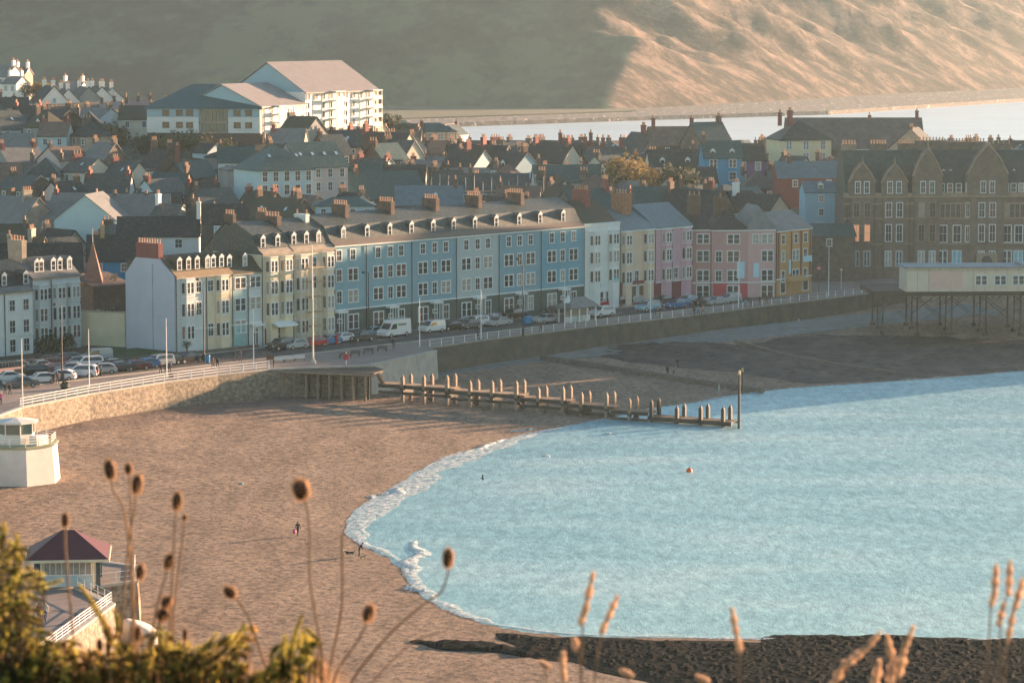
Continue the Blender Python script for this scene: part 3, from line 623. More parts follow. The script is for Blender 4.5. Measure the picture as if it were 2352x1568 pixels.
terr(530,566,tealr,'narrow pale teal house with one column of double windows',17.5,R3,[(549,'ddd')],skirt=slate_moss,rmat=slate_moss,top=2.6,ridge=3.2,dorm=(534,),gz1=9.0,grd=mat('teal_front',(.22,.40,.40)))
terr(566,599,paleb,'narrow pale house with a white columned porch',17.5,R3,[(584,'ddP')],skirt=slate_moss,rmat=slate_moss,top=2.6,ridge=3.2,dorm=(562+8,),gz1=9.0)
def cafe(t,tx,W,z5,ez):
    mb=MB(); mb.ext([(-.05,4.1),(-2.2,3.3),(-2.2,3.05),(-.05,3.8)],tx(616),tx(662)); mb.build('awning',mat('pale_awning',(.62,.70,.70),.7,.05,1),t)
    window(t,tx(646),-.003,1.6,3.0,2.3,'triple'); MB().box(tx(605),tx(622),-.12,-.05,0,2.8).build('door',timber,t)
terr(599,671,cream2,'tall cream house with a pale awning over its ground floor',20.3,[18.3,14.7,11.1],[(620,'bbb'),(654,'bbb')],dorm=(612,646),gz1=9.0,fm=trim,skirt=stone_l,extra=cafe,dfm=trim)
terr(671,765,cream,'tall cream house wrapped by a scaffold behind the tall flagpole',20.4,[18.3,14.9,11.4,7.6],[(690,'bbbb'),(719,'ss..'),(750,'bbbb')],dorm=(683,712,740),gz1=9.0,skirt=stone_l,chim=[(1,6,1,3.4,26.2,brickb,5),(8,6,.9,2.8,26.2,white,2)])
# left group behind a garden
L2=Vector((-72.5,520)); D2=LD
RB=[14.4,11.0,7.8]
terr(112,180,paleb,'pale blue bay windowed house at the right end of the left terrace, beside the church',17.0,RB,[(130,'bbb'),(163,'bbb')],L=L2,D=D2,skirt=slate_grey,rmat=slate_grey,top=2.2,ridge=3.0,dorm=(128,143,165),gz1=8.6)
terr(68,112,paleb,'pale blue bay windowed house between the white house and the end house on the left',17.0,RB,[(88,'bbb'),(106,'s.s')],L=L2,D=D2,skirt=slate_grey,rmat=slate_grey,top=2.2,ridge=3.0,dorm=(90,100),gz1=8.6,chim=[(1.2,5,1,3.6,23.2,stone_l,5)])
L3=Lp(T(70,L2,D2),0); L3=L2+D2*T(70,L2,D2)-Vector((-D2.y,D2.x))*2.2
for a,b_,lb,dm in ((4,70,'white house with tall narrow windows and two dormers at the left edge behind the cars',(14,64)),(-70,4,'white house partly cut off by the left edge of the view',(-40,-10))):
    terr(a,b_,white,lb,15.4,[13.2,9.7,6.6],[(a+18,'sss'),(a+50,'sss')],L=L3,D=D2,skirt=slate_grey,rmat=slate_dark,top=2.4,ridge=3.0,dorm=dm,gz1=8.3,chim=[(.6,5,1,3.4,22.6,stone_l,5)])
# garden, retaining wall, hedge between the left terrace and the lilac gable
lawnm=mat('lawn',(.035,.065,.02),.95,.3,1,bump=.04,bscale=6)
mb=MB(); q=[Lp(-68,-2),Lp(-36.8,-2),Lp(-36.8,9),Lp(-56,11)]; mb.prism([(a.x,a.y) for a in q],4.9,5.6); tag(mb.build('lawn',lawnm),'dark green sloping lawn below the blank lilac gable wall','grass',kind='stuff')
t=thing('garden_wall','plain pale cream wall between the church and the lilac gabled house','wall'); a=A(181,715,522); b_=A(286,722,519)
mb=MB(); mb.prism([(a.x,a.y),(b_.x,b_.y),(b_.x+.1,b_.y+.6),(a.x+.1,a.y+.6)],4,a.z); mb.build('wall',cream2,t); mb=MB(); mb.prism([(a.x,a.y-.08),(b_.x,b_.y-.08),(b_.x+.1,b_.y+.7),(a.x+.1,a.y+.7)],a.z,a.z+.15); mb.build('coping',stone_l,t)
t=thing('garden_wall','low pinkish front wall with iron railings before the left terrace','wall'); mb=MB(); X=Matrix.Translation((L0.x,L0.y,0))@Matrix.Rotation(LROT,4,'Z'); mb.box(-86,-60,-2.0,-1.6,4.9,6.2,X=X); mb.build('wall',mat('pink_wall',(.30,.22,.22),.9,.15,1),t)
mb=MB(); 
for i in range(44): mb.box(-85.8+i*.6,-85.74+i*.6,-1.83,-1.77,6.2,7.1,X=X)
mb.box(-86,-60,-1.84,-1.76,7.0,7.06,X=X); mb.build('railing',metal_d,t)
t=thing('garden_wall','low brown front wall running below the lawn to the cream houses','wall'); mb=MB(); mb.box(-60,-34,-2.35,-1.95,4.9,5.75,X=X); mb.box(-34,-20,-2.35,-1.95,4.9,5.6,X=X); mb.build('wall',stone,t)
# small pillar signs standing in front of the hotel etc
# scaffold
t=thing('scaffold','ochre scaffold tower standing against the tall cream house','scaffold',(*Lp(T(703),-2.0),5.03),LROT)
sm=mat('scaffold_pipe',(.42,.31,.17),.6,.1,2); mb=MB()
for x in (-1.5,0,1.5):
    for y in (-.6,.6): mb.cyl((x,y,0),(x,y,13.5),.05,.05,5)
mb.build('pole',sm,t); mb=MB()
for z in (2.6,5,7.6,10.2,12.6): mb.box(-1.7,1.7,-.7,.7,z,z+.12)
mb.build('deck',mat('scaffold_board',(.36,.27,.16),.8,.2,2),t); mb=MB()
for k,z in enumerate((0,2.6,5,7.6,10.2)): mb.cyl((-1.5 if k%2 else 1.5,-.68,z),(1.5 if k%2 else -1.5,-.68,z+2.5),.04,.04,5)
mb.build('brace',sm,t)
# ---------------- the sandstone hotel
hst=mat('hotel_sandstone',(.16,.125,.10),.9,.3,1.1); hdr=mat('hotel_dressing',(.28,.22,.165),.85,.2,1); hrf=mat('hotel_slate',(.05,.068,.06),.6,.3,1)
H0=G(1937,640,5); HD=Vector((.998,.065)).normalized(); HR=math.atan2(HD.y,HD.x)
ht=thing('hotel','long brown sandstone seafront hotel with pointed gables, steep dark roof and rows of tall windows','hotel',(H0.x,H0.y,5.03),HR)
def hx(u,v=500): # local x on the facade
    k=(u-1176)/F; return (k*H0.y-H0.x)/(HD.x-k*HD.y)
def hzv(v,u=2100): Y=H0.y+hx(u)*HD.y; return CZ-(v-12)*Y/F-5.03
HW=hx(2352)+42; cz_=hzv(450); 
MB().box(0,HW,0,15,-2,cz_).build('wall',hst,ht)
mb=MB(); 
for z,pj in ((cz_-.1,.55),(cz_-1.6,.3),(hzv(500)-.1,.2),(hzv(560),.4),(hzv(613),.25)): mb.box(-.2,HW,-pj,-.003,z,z+.32)
mb.box(-.2,HW,-.35,.2,cz_+.22,cz_+.85); mb.build('string_course',hdr,ht)
rz=hzv(345); mb=MB(); mb.ext([(-.1,cz_),(15,cz_),(15,cz_+.3),(9,rz),(5.0,rz),(.8,cz_+.9),(-.1,cz_+.3)],.4,HW-.3); hro=mb.build('roof',hrf,ht)
def hw(u,v,w,h,style='single',gm=None,y=-.003): return window(ht,hx(u),y,hzv(v,u),w,h,style,hdr if style!='w' else trim,gm=gm)
warmg=emis('lamp_lit_blind',(1,.42,.22),.07)
def hgable(u,wd,peak_v,orn=False,kind=0):
    x=hx(u); g=MB(); pz=hzv(peak_v,u); b0=cz_+.1
    pr=[(x-wd/2,b0),(x+wd/2,b0),(x+wd/2,b0+(pz-b0)*.42),(x+wd*.3,b0+(pz-b0)*.72),(x,pz),(x-wd*.3,b0+(pz-b0)*.72),(x-wd/2,b0+(pz-b0)*.42)]
    n_=len(pr); vs=[(a,-.45,c) for a,c in pr]+[(a,3.2,c) for a,c in pr]
    g.add(vs,[tuple(range(n_))]+[((i+1)%n_,i,n_+i,n_+(i+1)%n_) for i in range(n_)]); go=g.build('gable',hst,ht)
    cp=MB()
    for (a,c),(a2,c2) in zip(pr[2:],pr[3:]): cp.cyl((a,-.5,c+.05),(a2,-.5,c2+.05),.22,.22,5)
    cp.cyl((x,-.45,pz),(x,-.45,pz+1.5),.25,.05,6); cp.build('gable_coping',hdr,go)
    for q in (-.95,.95): 
        o=window(ht,x+q,-.455,b0+1.9,.85,2.3,'single',trim,gm=glassd)
    # shallow bay through the storeys below
    MB().box(x-wd*.42,x+wd*.42,-.4,-.01,-1,cz_-.3).build('bay',hdr if kind else hst,ht)
for u,wd,pv in ((1980,5.6,372),(2054,5.6,374),(2130,6.4,338),(2268,8.6,328),(2420,6,372),(2520,6,360),(2620,7,350)): hgable(u,wd,pv)
for u in (1980,2054,2130,2268,2420,2520,2620):
    for v,h in ((480,2.9),(533,3.4),(592,3.0)):
        for q in (-1.15,1.15):
            gm=warmg if (u==1980 and v==533) else None
            z=hzv(v,u); window(ht,hx(u)+q,-.405,z,1.1,h,'double' if v==592 else 'single',hdr if u in(1980,2130) and v!=592 else trim,gm=gm)
for u in (2166,2178,2190,2202,2314,2326,2338,2350,2370,2460,2560):
    hw(u,482,.8,3.0,'single'); 
    window(ht,hx(u),-.003,cz_+.02+1.75,.9,1.9,'single',trim) if False else None
for u in (2168,2200,2316,2342,2380,2470,2570): window(ht,hx(u),-.003,hzv(535,u),1.5,3.4,'single',trim); window(ht,hx(u),-.003,hzv(592,u),1.7,3.1,'double',trim,gm=rnd.choice([glassd,mat('blue_blind',(.15,.42,.50),.4,.05,1)]))
for u in (2224,): 
    for v,h in ((432,2.4),(480,2.8),(535,3.2)): window(ht,hx(u),-.003,hzv(v,u),.7,h,'single',trim)
for u in (2165,2184,2204,2313,2330,2348,2366): dormer(ht,hx(u),.6,cz_+.8,1.3,2.0,3,hrf,trim,True)
for u in (2174,2190,2318,2336): dormer(ht,hx(u),3.0,hzv(405,u)-1,1.1,2.0,3,hrf,trim,False)
dr=MB(); x=hx(2268); dr.prism([(x-2.2,-.9),(x+2.2,-.9),(x+2.2,-.41),(x-2.2,-.41)],0,5.2); dr.build('porch',hdr,ht); mb=MB(); mb.prism([(x-1.1,-.96),(x+1.1,-.96),(x+1.1,-.89),(x-1.1,-.89)],0,3.6); mb.cyl((x,-.97,3.6),(x,-.88,3.6),1.1,1.1,16); mb.build('door',metal_d,ht)
for (u,z0,w_,k,m_) in ((1962,rz,3,5,hdr),(2030,rz,3.5,6,hst),(2095,rz,3.5,6,hst),(2150,rz+.6,6,9,hst),(2205,rz+.3,5.5,9,hst),(2250,rz+.3,5,8,hst),(2315,rz,4,4,hst)):
    chimney(hro,hx(u),7,z0-1.5,z0+1.3,w_,1.2,m_,k)
for u in (1948,2010,2090,2235,2300): MB().cyl((hx(u),-.2,0),(hx(u),-.2,cz_-.3),.08,.08,6).build('drainpipe',metal_d,ht)
# --------- pier pavilion
pt=thing('pier','low cream pier pavilion on tall iron legs running out from the sea wall','pier',(0,0,0)); Pp=A(2081,670,578); zb=Pp.z; ztp=A(2081,616,578).z
X=Matrix.Translation((Pp.x,Pp.y,0))@Matrix.Rotation(R(2.5),4,'Z')
mb=MB(); mb.box(0,60,0,8,zb,ztp,X=X); mb.build('wall',mat('pavilion_panel',(.56,.50,.40),.8,.1,.3),pt)
mb=MB(); mb.box(-.4,60,-.5,8.4,ztp,ztp+.3,X=X); mb.box(21.5,60,-.65,6,ztp+.3,ztp+.75,X=X); mb.build('roof',mat('pier_roof',(.20,.24,.26),.6,.15,.4),pt)
mb=MB(); mb.box(4.4,10.6,-.05,-.01,zb+.5,ztp-.6,X=X); mb.build('wall_panel',mat('pink_panel',(.60,.42,.36),.8,.08,1),pt)
mb=MB(); 
for i in range(12): mb.box(i*2.1,i*2.1+.07,-.04,-.005,zb,ztp,X=X)
mb.box(0,60,-.05,-.004,ztp-.5,ztp-.42,X=X); mb.build('panel_joint',stone_l,pt)
for i,x in enumerate((13.2,16.8,20.2,26,31,36)):
    o=link(None,'window',pt); o.matrix_local=X@Matrix.Translation((x+.9,-.01,(zb+ztp)/2-.1)); me=win_mesh(2.0,1.6,'double',trim); o2=o; bpy.data.objects.remove(o); o=link(me,'window',pt); o.matrix_local=X@Matrix.Translation((x+.9,-.012,(zb+ztp)/2-.1)); link(pane_mesh(2.0,1.6,glassd),'pane',o)
mb=MB(); mb.box(-6,60,1,17,zb-.9,zb,X=X); mb.box(-30,-6,6,16,zb-.9,zb-.3,X=X) if False else None; mb.build('deck',timber,pt)
for i in range(9):
    for j,y in enumerate((2,8,14)):
        x=-4+i*6.5; P=X@Vector((x,y,0)); gzz=beach_z(P.x,P.y)-.5
        mb=MB(); mb.cyl((P.x,P.y,gzz),(P.x,P.y,zb-.9),.17,.15,8); mb.lathe([(.6,0),(.5,.9),(.25,1.1)],(P.x,P.y,gzz),8); mb.build('leg',timber,pt)
mb=MB()
for i in range(8):
    for y in (2,14):
        a=X@Vector((-4+i*6.5,y,2.5)); c=X@Vector((2.5+i*6.5,y,zb-1.2)); a2=X@Vector((-4+i*6.5,y,zb-1.2)); c2=X@Vector((2.5+i*6.5,y,2.5)); mb.cyl(a,c,.06,.06,5); mb.cyl(a2,c2,.06,.06,5)
mb.build('brace',timber,pt)
# prom link to the pier (behind the pavilion)
# --------- unseen blocks added past the right edge to shade the beach and terrace
def big(name,label,x,y,w,d,rot,h,rise,wall,g=5.0):
    t=thing(name,label,'building',(x,y,g),R(rot)); MB().box(-w/2,w/2,-d/2,d/2,-3,h).build('wall',wall,t)
    rb=MB(); roof_slabs(rb,0,w,d,h,h+rise); rb.v=[(a-w/2,b-d/2,c) for a,b,c in rb.v]; rb.ext([(-d/2+.3,h),(d/2-.3,h),(0,h+rise-.2)],-w/2+.1,w/2-.1,0); rb.build('roof',slate,t)
    for r in range(int(h/4.2)):
        for i in range(int(w/4)): window(t,-w/2+2+i*4,-d/2-.003,h-2.5-r*4,1.3,2.3,'double')
    return t
# stand-in blocks on a raised mound, sized by the shade they cast
mb=MB(); vs,fs=grid(lambda x,y: 5+13*math.exp(-((x-230)/75)**2-((y-690)/75)**2)-.2 if x>125 else 4,frange(125,400,8),frange(590,800,8)); mb.add(vs,fs); tag(mb.build('blocker_headland',hillg,smooth=True),kind='structure')
big('college_shade_block','unseen stone college block past the pier, added to shade the beach',184,664,36,16,-52,26,7,hst,g=8)
big('wing_shade_block','unseen stone college wing behind the pier, added to shade the beach',214,634,44,14,-50,22,6,hst,g=8)
#big('college_block','stone college block nearest the castle headland, outside the right edge of the view',248,592,44,14,-50,27,7,hst,g=8)
big('terrace_shade_block','unseen tall block on the headland behind the hotel, added to shade the terrace',170,706,80,14,30,30,8,stone_l,g=14)
big('shade_tower','unseen stone tower block at the hotel end, added to shade the terrace',147,664,34,14,4,33,8,hst)
# ================= THE TOWN BEHIND =================
AUTH=[]
def TH(u,v,Y,w,d,rot,eave,rise,label,**k):
    """u,v : ridge centre in the photograph, Y its distance"""
    p=A(u,v,Y); AUTH.append((p.x,p.y,max(w,d)/2)); return house(p,w,d,rot,eave,rise,label=label,**k)
lit=mat('sunlit_white_render',(.78,.74,.68),.8,.08,.5)  # white render brightened and warmed to stand for sunlit walls and chimneys
# --- apartment complex on the rise
ag=31.0
apt=mat('apartment_white',(.62,.64,.62),.8,.06,.3); aptb=mat('apartment_blue_panel',(.28,.42,.48),.7,.06,.3); zinc=mat('zinc_roof',(.24,.22,.21),.55,.12,.5); aroof=mat('teal_slate_roof',(.035,.085,.09),.55,.2,.8)
def complex_():
    o=A(598,318,748); rt=R(40); t=thing('apartment_building','large white apartment complex on the rise, teal hipped wing and taller sunlit block','apartments',(o.x,o.y,o.z))
    s=F/748
    # west wing: facade faces the camera-left
    def loc(u,v,Y): p=A(u,v,Y); return p-Vector((o.x,o.y,o.z))
    # left wing as a box: front edge from (338,300) to (598,312)
    a=loc(338,300,752); b_=loc(598,312,748); ex=(b_-a); ex.z=0; W=ex.length; ang=math.atan2(ex.y,ex.x)
    X=Matrix.Translation((a.x,a.y,0))@Matrix.Rotation(ang,4,'Z')
    hz=(312-245)/s*1.0; 
    mb=MB(); mb.box(0,W,0,24,-6,1.2,X=X); mb.build('plinth',brickb,t)
    mb=MB(); mb.box(.05,W*.46,-.3,23.7,1.2,hz,X=X); mb.box(W*.72,W,-.3,23.7,1.2,hz,X=X); mb.box(W*.46,W*.72,.6,23.7,1.2,hz,X=X); mb.build('wall',apt,t)
    MB().box(.05,W*.46,-.33,-.301,hz-2.0,hz,X=X).build('wall_panel',aptb,t); MB().box(W*.72,W,-.33,-.301,hz-2.0,hz,X=X).build('wall_panel',aptb,t)
    rb=MB(); hip_roof(rb,W+.6,24.6,hz+.18,hz+5.6,.5,0,8.5); rb.v=[tuple(X@Vector((p[0]-.3,p[1]-.3,p[2]))) for p in rb.v]; rb.build('roof',aroof,t)
    gl=MB(); gl.box(W*.475,W*.705,.3,.59,1.5,hz-.4,X=X); gl.build('glazed_stair',mat('green_glass',(.07,.11,.10),.25,.3,1,spec=.7),t)
    mb=MB()
    for i in range(8): x=W*.48+i*W*.032; mb.box(x-.06,x+.06,.12,.29,1.2,hz,X=X)
    mb.box(W*.46,W*.72,.1,.29,hz*.52,hz*.56,X=X); mb.build('mullion',stone_l,t)
    for fx in (.17,.29,.38,.80,.90):
        for z,h in ((hz-1.0,1.1),(hz-3.9,1.1)):
            q=X@Vector((W*fx,-.335,z)); window(t,q.x,q.y,q.z,1.3,h,'plain',brickb,rot=ang,gm=glassb)
    # right-hand face of the left wing and the link: facing the sun
    def block(u0,v0,Y0,u1,v1,Y1,top_v,depth,nst,roof_rise,rm,nm,gdir=True,win=9):
        a=loc(u0,v0,Y0); b_=loc(u1,v1,Y1); e=b_-a; e.z=0; W=e.length; an=math.atan2(e.y,e.x); X=Matrix.Translation((a.x,a.y,0))@Matrix.Rotation(an,4,'Z')
        h=loc(u0,top_v,Y0).z
        MB().box(0,W,0,depth,-5,.9,X=X).build('plinth',brickb,t); MB().box(.02,W-.02,-.2,depth-.1,.9,h,X=X).build('wall',lit,t)
        rb=MB(); roof_slabs(rb,0,W,depth,h,h+roof_rise,.25,.7); rb.ext([(.2,h),(depth-.2,h),(depth/2,h+roof_rise-.1)],.1,W-.1,1); rb.v=[tuple(X@Vector(p)) for p in rb.v]; rb.build('roof',[rm,aptb],t)
        stp=(h-1.6)/nst
        for r in range(nst):
            z=h-1.1-r*stp
            for i in range(win):
                if i%3==1 and r>0 and win>6: continue
                q=X@Vector((1.2+(W-2.4)*i/(win-1),-.205,z)); window(t,q.x,q.y,q.z,1.1 if r==0 else .7,1.3,'plain',trim,rot=an,gm=glassc if r==0 else glassd)
        for bx in ((.26,) if win<8 else (.33,.84)):
            bal=MB(); bal.box(W*bx-.1,W*bx+.1,-2.3,-2.2,0,h,X=X); bal.box(W*bx+3.4,W*bx+3.6,-2.3,-2.2,0,h,X=X)
            for r in range(nst+1): bal.box(W*bx-.2,W*bx+3.7,-2.4,-.21,h-.1-r*stp,h+.1-r*stp,X=X)
            for r in range(nst): bal.box(W*bx-.1,W*bx+3.6,-2.35,-2.3,h-stp-r*stp,h-stp+.95-r*stp,X=X)
            bal.build('balcony',white,t)
        mb=MB()
        for i in range(9): mb.box(W*(.05+i*.11),W*(.05+i*.11)+.5,-.6,-.21,-1,1.4,X=X)
        mb.build('pier',stone_l,t)
        return X,W,h
    block(598,312,748.2,700,316,766,245,22,3,5.0,zinc,'link',win=6)
    block(700,300,766.6,868,296,790,212,24,4,7.0,zinc,'tall',win=10)
    X2=loc(868,296,790)
    return t
apt_t=complex_(); AUTH.append((-75,760,26)); AUTH.append((-45,772,22)); AUTH.append((-95,765,14))
# --- blue and pink commercial block in front of it
pale=mat('pale_aqua_render',(.40,.55,.58),.85,.06,.4); pinkish=mat('putty_pink_render',(.50,.43,.40),.85,.06,.4)
TH(628,330,676,13,13,30,8.2,5.4,'pale aqua block with a green hipped roof and tall windows in the middle of town',name='aqua_building',wall=pale,roof=slate_teal,typ='h',rows=2,nwin=5,chim=(),sky=2,wwin=1.1,hwin=2.0,gm=glassb)
TH(712,328,681,12,12,34,7.6,5.0,'putty pink block with a mansard teal roof joined to the aqua building',name='pink_building',wall=pinkish,roof=slate_teal,typ='g',rows=2,nwin=4,chim=(),sky=4,wwin=1.0,hwin=1.7)
TH(537,380,690,5,8,20,9,.8,'tall narrow grey pillar-like house beside the aqua block',wall=greyr,typ='h',rows=0,chim=())
TH(775,305,765,9,9,-25,5,4.2,'cream gabled house with a dark roof left of the red chimney',wall=cream2,roof=slate_dark,gablewin=True,nwin=2,chim=((.9,1.4),),chm=brick)
TH(890,305,770,14,10,-35,5,5.0,'long dark roofed cream house with two skylights below the apartment complex',wall=cream2,roof=slate_dark,nwin=2,sky=2,chim=((.02,1.6),),chm=brick)
TH(985,282,845,14,8,8,3,2.2,'low flat glassy building at the foot of the far hill',wall=stone_l,roof=slate_teal,typ='h',nwin=5,wwin=1.5,hwin=1.6,rows=1,chim=(),gm=glassc)
TH(1040,287,850,7,6,70,4,2.6,'tiny white gabled house on the skyline at the head of the bay',wall=white,roof=slate,nwin=1,chim=((.9,.6,.8),),gm=glassd)
# --- lit houses, far left, high up
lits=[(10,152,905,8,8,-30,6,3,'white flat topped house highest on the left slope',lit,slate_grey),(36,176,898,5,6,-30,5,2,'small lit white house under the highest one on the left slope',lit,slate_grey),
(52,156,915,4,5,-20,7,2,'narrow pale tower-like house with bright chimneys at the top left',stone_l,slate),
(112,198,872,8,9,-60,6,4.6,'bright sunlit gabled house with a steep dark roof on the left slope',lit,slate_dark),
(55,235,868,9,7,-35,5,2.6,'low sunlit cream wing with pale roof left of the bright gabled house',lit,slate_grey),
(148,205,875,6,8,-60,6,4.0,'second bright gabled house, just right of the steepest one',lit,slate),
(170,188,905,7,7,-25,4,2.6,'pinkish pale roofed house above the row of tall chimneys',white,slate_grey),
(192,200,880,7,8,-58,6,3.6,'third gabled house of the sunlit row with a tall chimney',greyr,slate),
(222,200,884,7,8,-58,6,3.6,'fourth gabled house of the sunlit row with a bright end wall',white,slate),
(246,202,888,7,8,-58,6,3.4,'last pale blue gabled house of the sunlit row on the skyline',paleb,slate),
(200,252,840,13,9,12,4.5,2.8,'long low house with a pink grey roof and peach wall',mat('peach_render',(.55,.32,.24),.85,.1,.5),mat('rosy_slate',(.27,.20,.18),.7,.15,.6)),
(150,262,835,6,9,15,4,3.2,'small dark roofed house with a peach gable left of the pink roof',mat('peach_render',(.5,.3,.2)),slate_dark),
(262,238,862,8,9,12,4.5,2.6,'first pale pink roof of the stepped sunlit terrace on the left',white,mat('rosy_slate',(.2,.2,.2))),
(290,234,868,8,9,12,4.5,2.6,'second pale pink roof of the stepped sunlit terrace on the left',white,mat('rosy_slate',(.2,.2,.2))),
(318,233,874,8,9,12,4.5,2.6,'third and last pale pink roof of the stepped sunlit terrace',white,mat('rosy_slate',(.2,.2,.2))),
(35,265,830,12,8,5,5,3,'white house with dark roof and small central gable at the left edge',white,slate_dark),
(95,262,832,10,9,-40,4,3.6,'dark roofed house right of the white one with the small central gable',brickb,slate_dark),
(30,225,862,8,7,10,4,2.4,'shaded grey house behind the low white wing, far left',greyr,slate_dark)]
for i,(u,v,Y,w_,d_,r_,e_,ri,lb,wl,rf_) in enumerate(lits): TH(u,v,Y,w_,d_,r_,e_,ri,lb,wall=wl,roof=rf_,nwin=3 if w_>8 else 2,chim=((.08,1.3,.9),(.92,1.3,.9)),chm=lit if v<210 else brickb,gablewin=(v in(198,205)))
# --- mid town, left
TH(18,338,742,13,13,-35,7,5,'big pale grey green gabled building with a blank wall at the left edge',wall=mat('grey_green_render',(.38,.45,.43),.85,.08,.4),roof=slate_dark,nwin=0,chim=((.5,.6,1.2),))
TH(118,335,748,12,9,4,4,3.4,'house with a dark green roof and cream strip wall, left middle of town',wall=cream,roof=slate_teal,nwin=4,rows=1,chim=((.9,1.2),))
TH(183,328,760,9,8,-30,5,3,'white gabled end house with a dark roof near the left wooded bank',wall=white,roof=slate_dark,nwin=2,chim=())
TH(212,362,720,17,11,6,4,4.6,'long shed with a wide teal green roof, left middle of town',name='shed',cat='shed',wall=greyr,roof=slate_teal,nwin=3,rows=1,chim=())
TH(318,385,705,7,7,10,5,.5,'pale cream cube shaped building with a flat roof',wall=white,roof=slate_moss,typ='h',nwin=0,chim=((.5,.5),))
TH(372,345,716,8,10,-50,8,5,'brown brick chapel-like house with a steep gable and tall lit chimneys',wall=brickb,roof=slate_dark,gablewin=True,nwin=2,chim=((.1,1.8),(.9,1.4)))
TH(480,330,733,5,6,-40,7,2,'small pale blue house above the brown roofs, centre left',wall=pale,roof=slate_dark,nwin=1,chim=())
TH(512,345,722,8,7,3,5,1.4,'low grey white house with a row of narrow windows',wall=greyr,roof=slate_dark,typ='h',nwin=4,rows=1,chim=(),trimm=trim)
TH(437,372,712,10,8,50,5,3.4,'house with a single tall red brick chimney, centre left',wall=brickb,roof=slate_teal,chim=((.1,3.0,1.0),),chm=brick,nwin=2)
TH(395,398,690,9,8,-25,5,3.6,'teal roofed house behind the cream cube building',wall=stone,roof=slate_teal,nwin=2,chim=((.92,1.4),))
TH(35,452,640,15,11,-42,5,5.2,'long brown tiled roof with a lit chimney stack at the left edge',wall=stone_l,roof=slate_grey,nwin=2,chim=((.75,1.2,2.2),),chm=stone_l)
TH(140,463,640,12,9,5,4,3.2,'low grey tiled roof between the left edge roof and the white gable',wall=stone_l,roof=slate_grey,nwin=2,chim=((.2,1.0),))
TH(215,445,636,12,13,80,3.5,5.0,'broad white triangular gable of a hall facing the sea',name='hall',cat='hall',wall=mat('pale_aqua_gable',(.42,.56,.58),.85,.05,.4),roof=slate_grey,nwin=0,chim=())
TH(300,447,644,16,11,4,4,4.6,'wide grey roofed hall right of the white triangular gable, with small roof vents',name='hall',cat='hall',wall=slate_teal,roof=slate_grey,nwin=4,rows=1,chim=((.3,.2,.6),(.7,.2,.6)))
TH(392,470,612,6,6,-30,7,2.4,'small pale house with a little white gable behind the lit chimney',wall=white,roof=slate,nwin=1,chim=((.0,1.6,1.0),),chm=lit)
TH(365,499,577,15,9,4,7.0,3.2,'white house with a long black roof and a tall lit chimney',wall=paleb,roof=slate_dark,nwin=2,rows=1,chim=((.99,2.2,1.6),),chm=lit,wwin=1.2,hwin=1.5)
TH(258,541,572,9,9,5,8,4.2,'bright blue house with a dark roof behind the church spire',wall=skyb,roof=slate_dark,nwin=2,rows=1,chim=((.3,1.5,1.4),),chm=ochre)
TH(95,560,552,14,9,10,5,4.4,'dark low roof behind the left terrace with a row of lit chimney pots',wall=brickb,roof=slate_dark,nwin=0,chim=((.1,1.3,3.0),),chm=stone_l,cpots=6)
TH(30,545,575,12,9,-10,4,4,'mossy brown roof at the left edge behind the white houses',wall=stone,roof=slate_moss,nwin=0,chim=((.8,1.3,2.4),),chm=stone_l)
TH(565,508,570,10,12,48,7,5,'mossy steep roofed house behind the narrow pale houses',wall=stone,roof=slate_moss,nwin=1,chim=((.1,1.2,2.4),(.9,1.2,2.4)))
TH(500,470,610,12,8,5,5,3.4,'dark house with three pale blue square windows in its long roof',wall=mat('dark_panel',(.05,.055,.055),.7,.2,1),roof=slate_dark,nwin=3,rows=1,chim=((.1,1.0),),gm=mat('blue_blind',(.15,.42,.50)),wwin=1.2,hwin=1.4)
TH(640,455,640,14,9,-40,5,4.4,'olive roofed house with skylights behind the tall cream houses',wall=stone,roof=slate_moss,sky=2,nwin=2,chim=((.1,1.2),(.9,1.2)))
TH(792,452,640,12,7,5,5,1.6,'white low house with several small windows behind the left of the blue terrace',wall=pale,roof=slate_teal,nwin=4,rows=1,chim=(),typ='h')
TH(870,395,690,18,13,25,4,5.5,'broad dark green barn-like roof in the middle of town',wall=stone,roof=slate_teal,nwin=2,chim=((.2,.8),))
TH(985,428,655,14,10,2,5,3.6,'wide teal roofed house behind the blue terrace chimneys',wall=stone,roof=slate_blue,nwin=2,chim=((.9,1.2),),sky=1)
TH(1075,345,742,10,9,-40,5,4.2,'dark house with a pale blue zigzag gable edge, centre of town',wall=white,roof=slate_dark,nwin=2,chim=((.5,1.5,1.6),),chm=brick)
TH(1120,335,760,11,9,-25,5,4.0,'brown house with a wide red chimney in front of the far bay',wall=brickb,roof=slate_dark,nwin=2,chim=((.4,1.6,2.0),),chm=brick)
TH(1180,350,735,9,9,-45,5,3.8,'house with a bright blue white dormer in the centre of town',wall=pale,roof=slate_dark,nwin=2,dorm=1,chim=((.9,1.2),))
TH(1268,332,762,12,9,-35,5,4.2,'cream sided house with a dark brown roof below the far water',wall=cream,roof=slate_dark,nwin=2,chim=((.1,1.3),(.9,1.3)),chm=brick)
TH(1325,330,775,10,8,8,5,3.4,'dark house with two red chimneys standing against the far water',wall=brickb,roof=slate_dark,nwin=2,chim=((.08,2.1,1.4),(.85,2.1,1.2)),chm=brick)
TH(1385,338,770,10,8,10,5,3.2,'house with three slim red chimneys against the far water',wall=brickb,roof=slate,nwin=2,chim=((.05,2.0,1.2),(.5,1.8,1.0),(.95,1.8,1.0)),chm=brick)
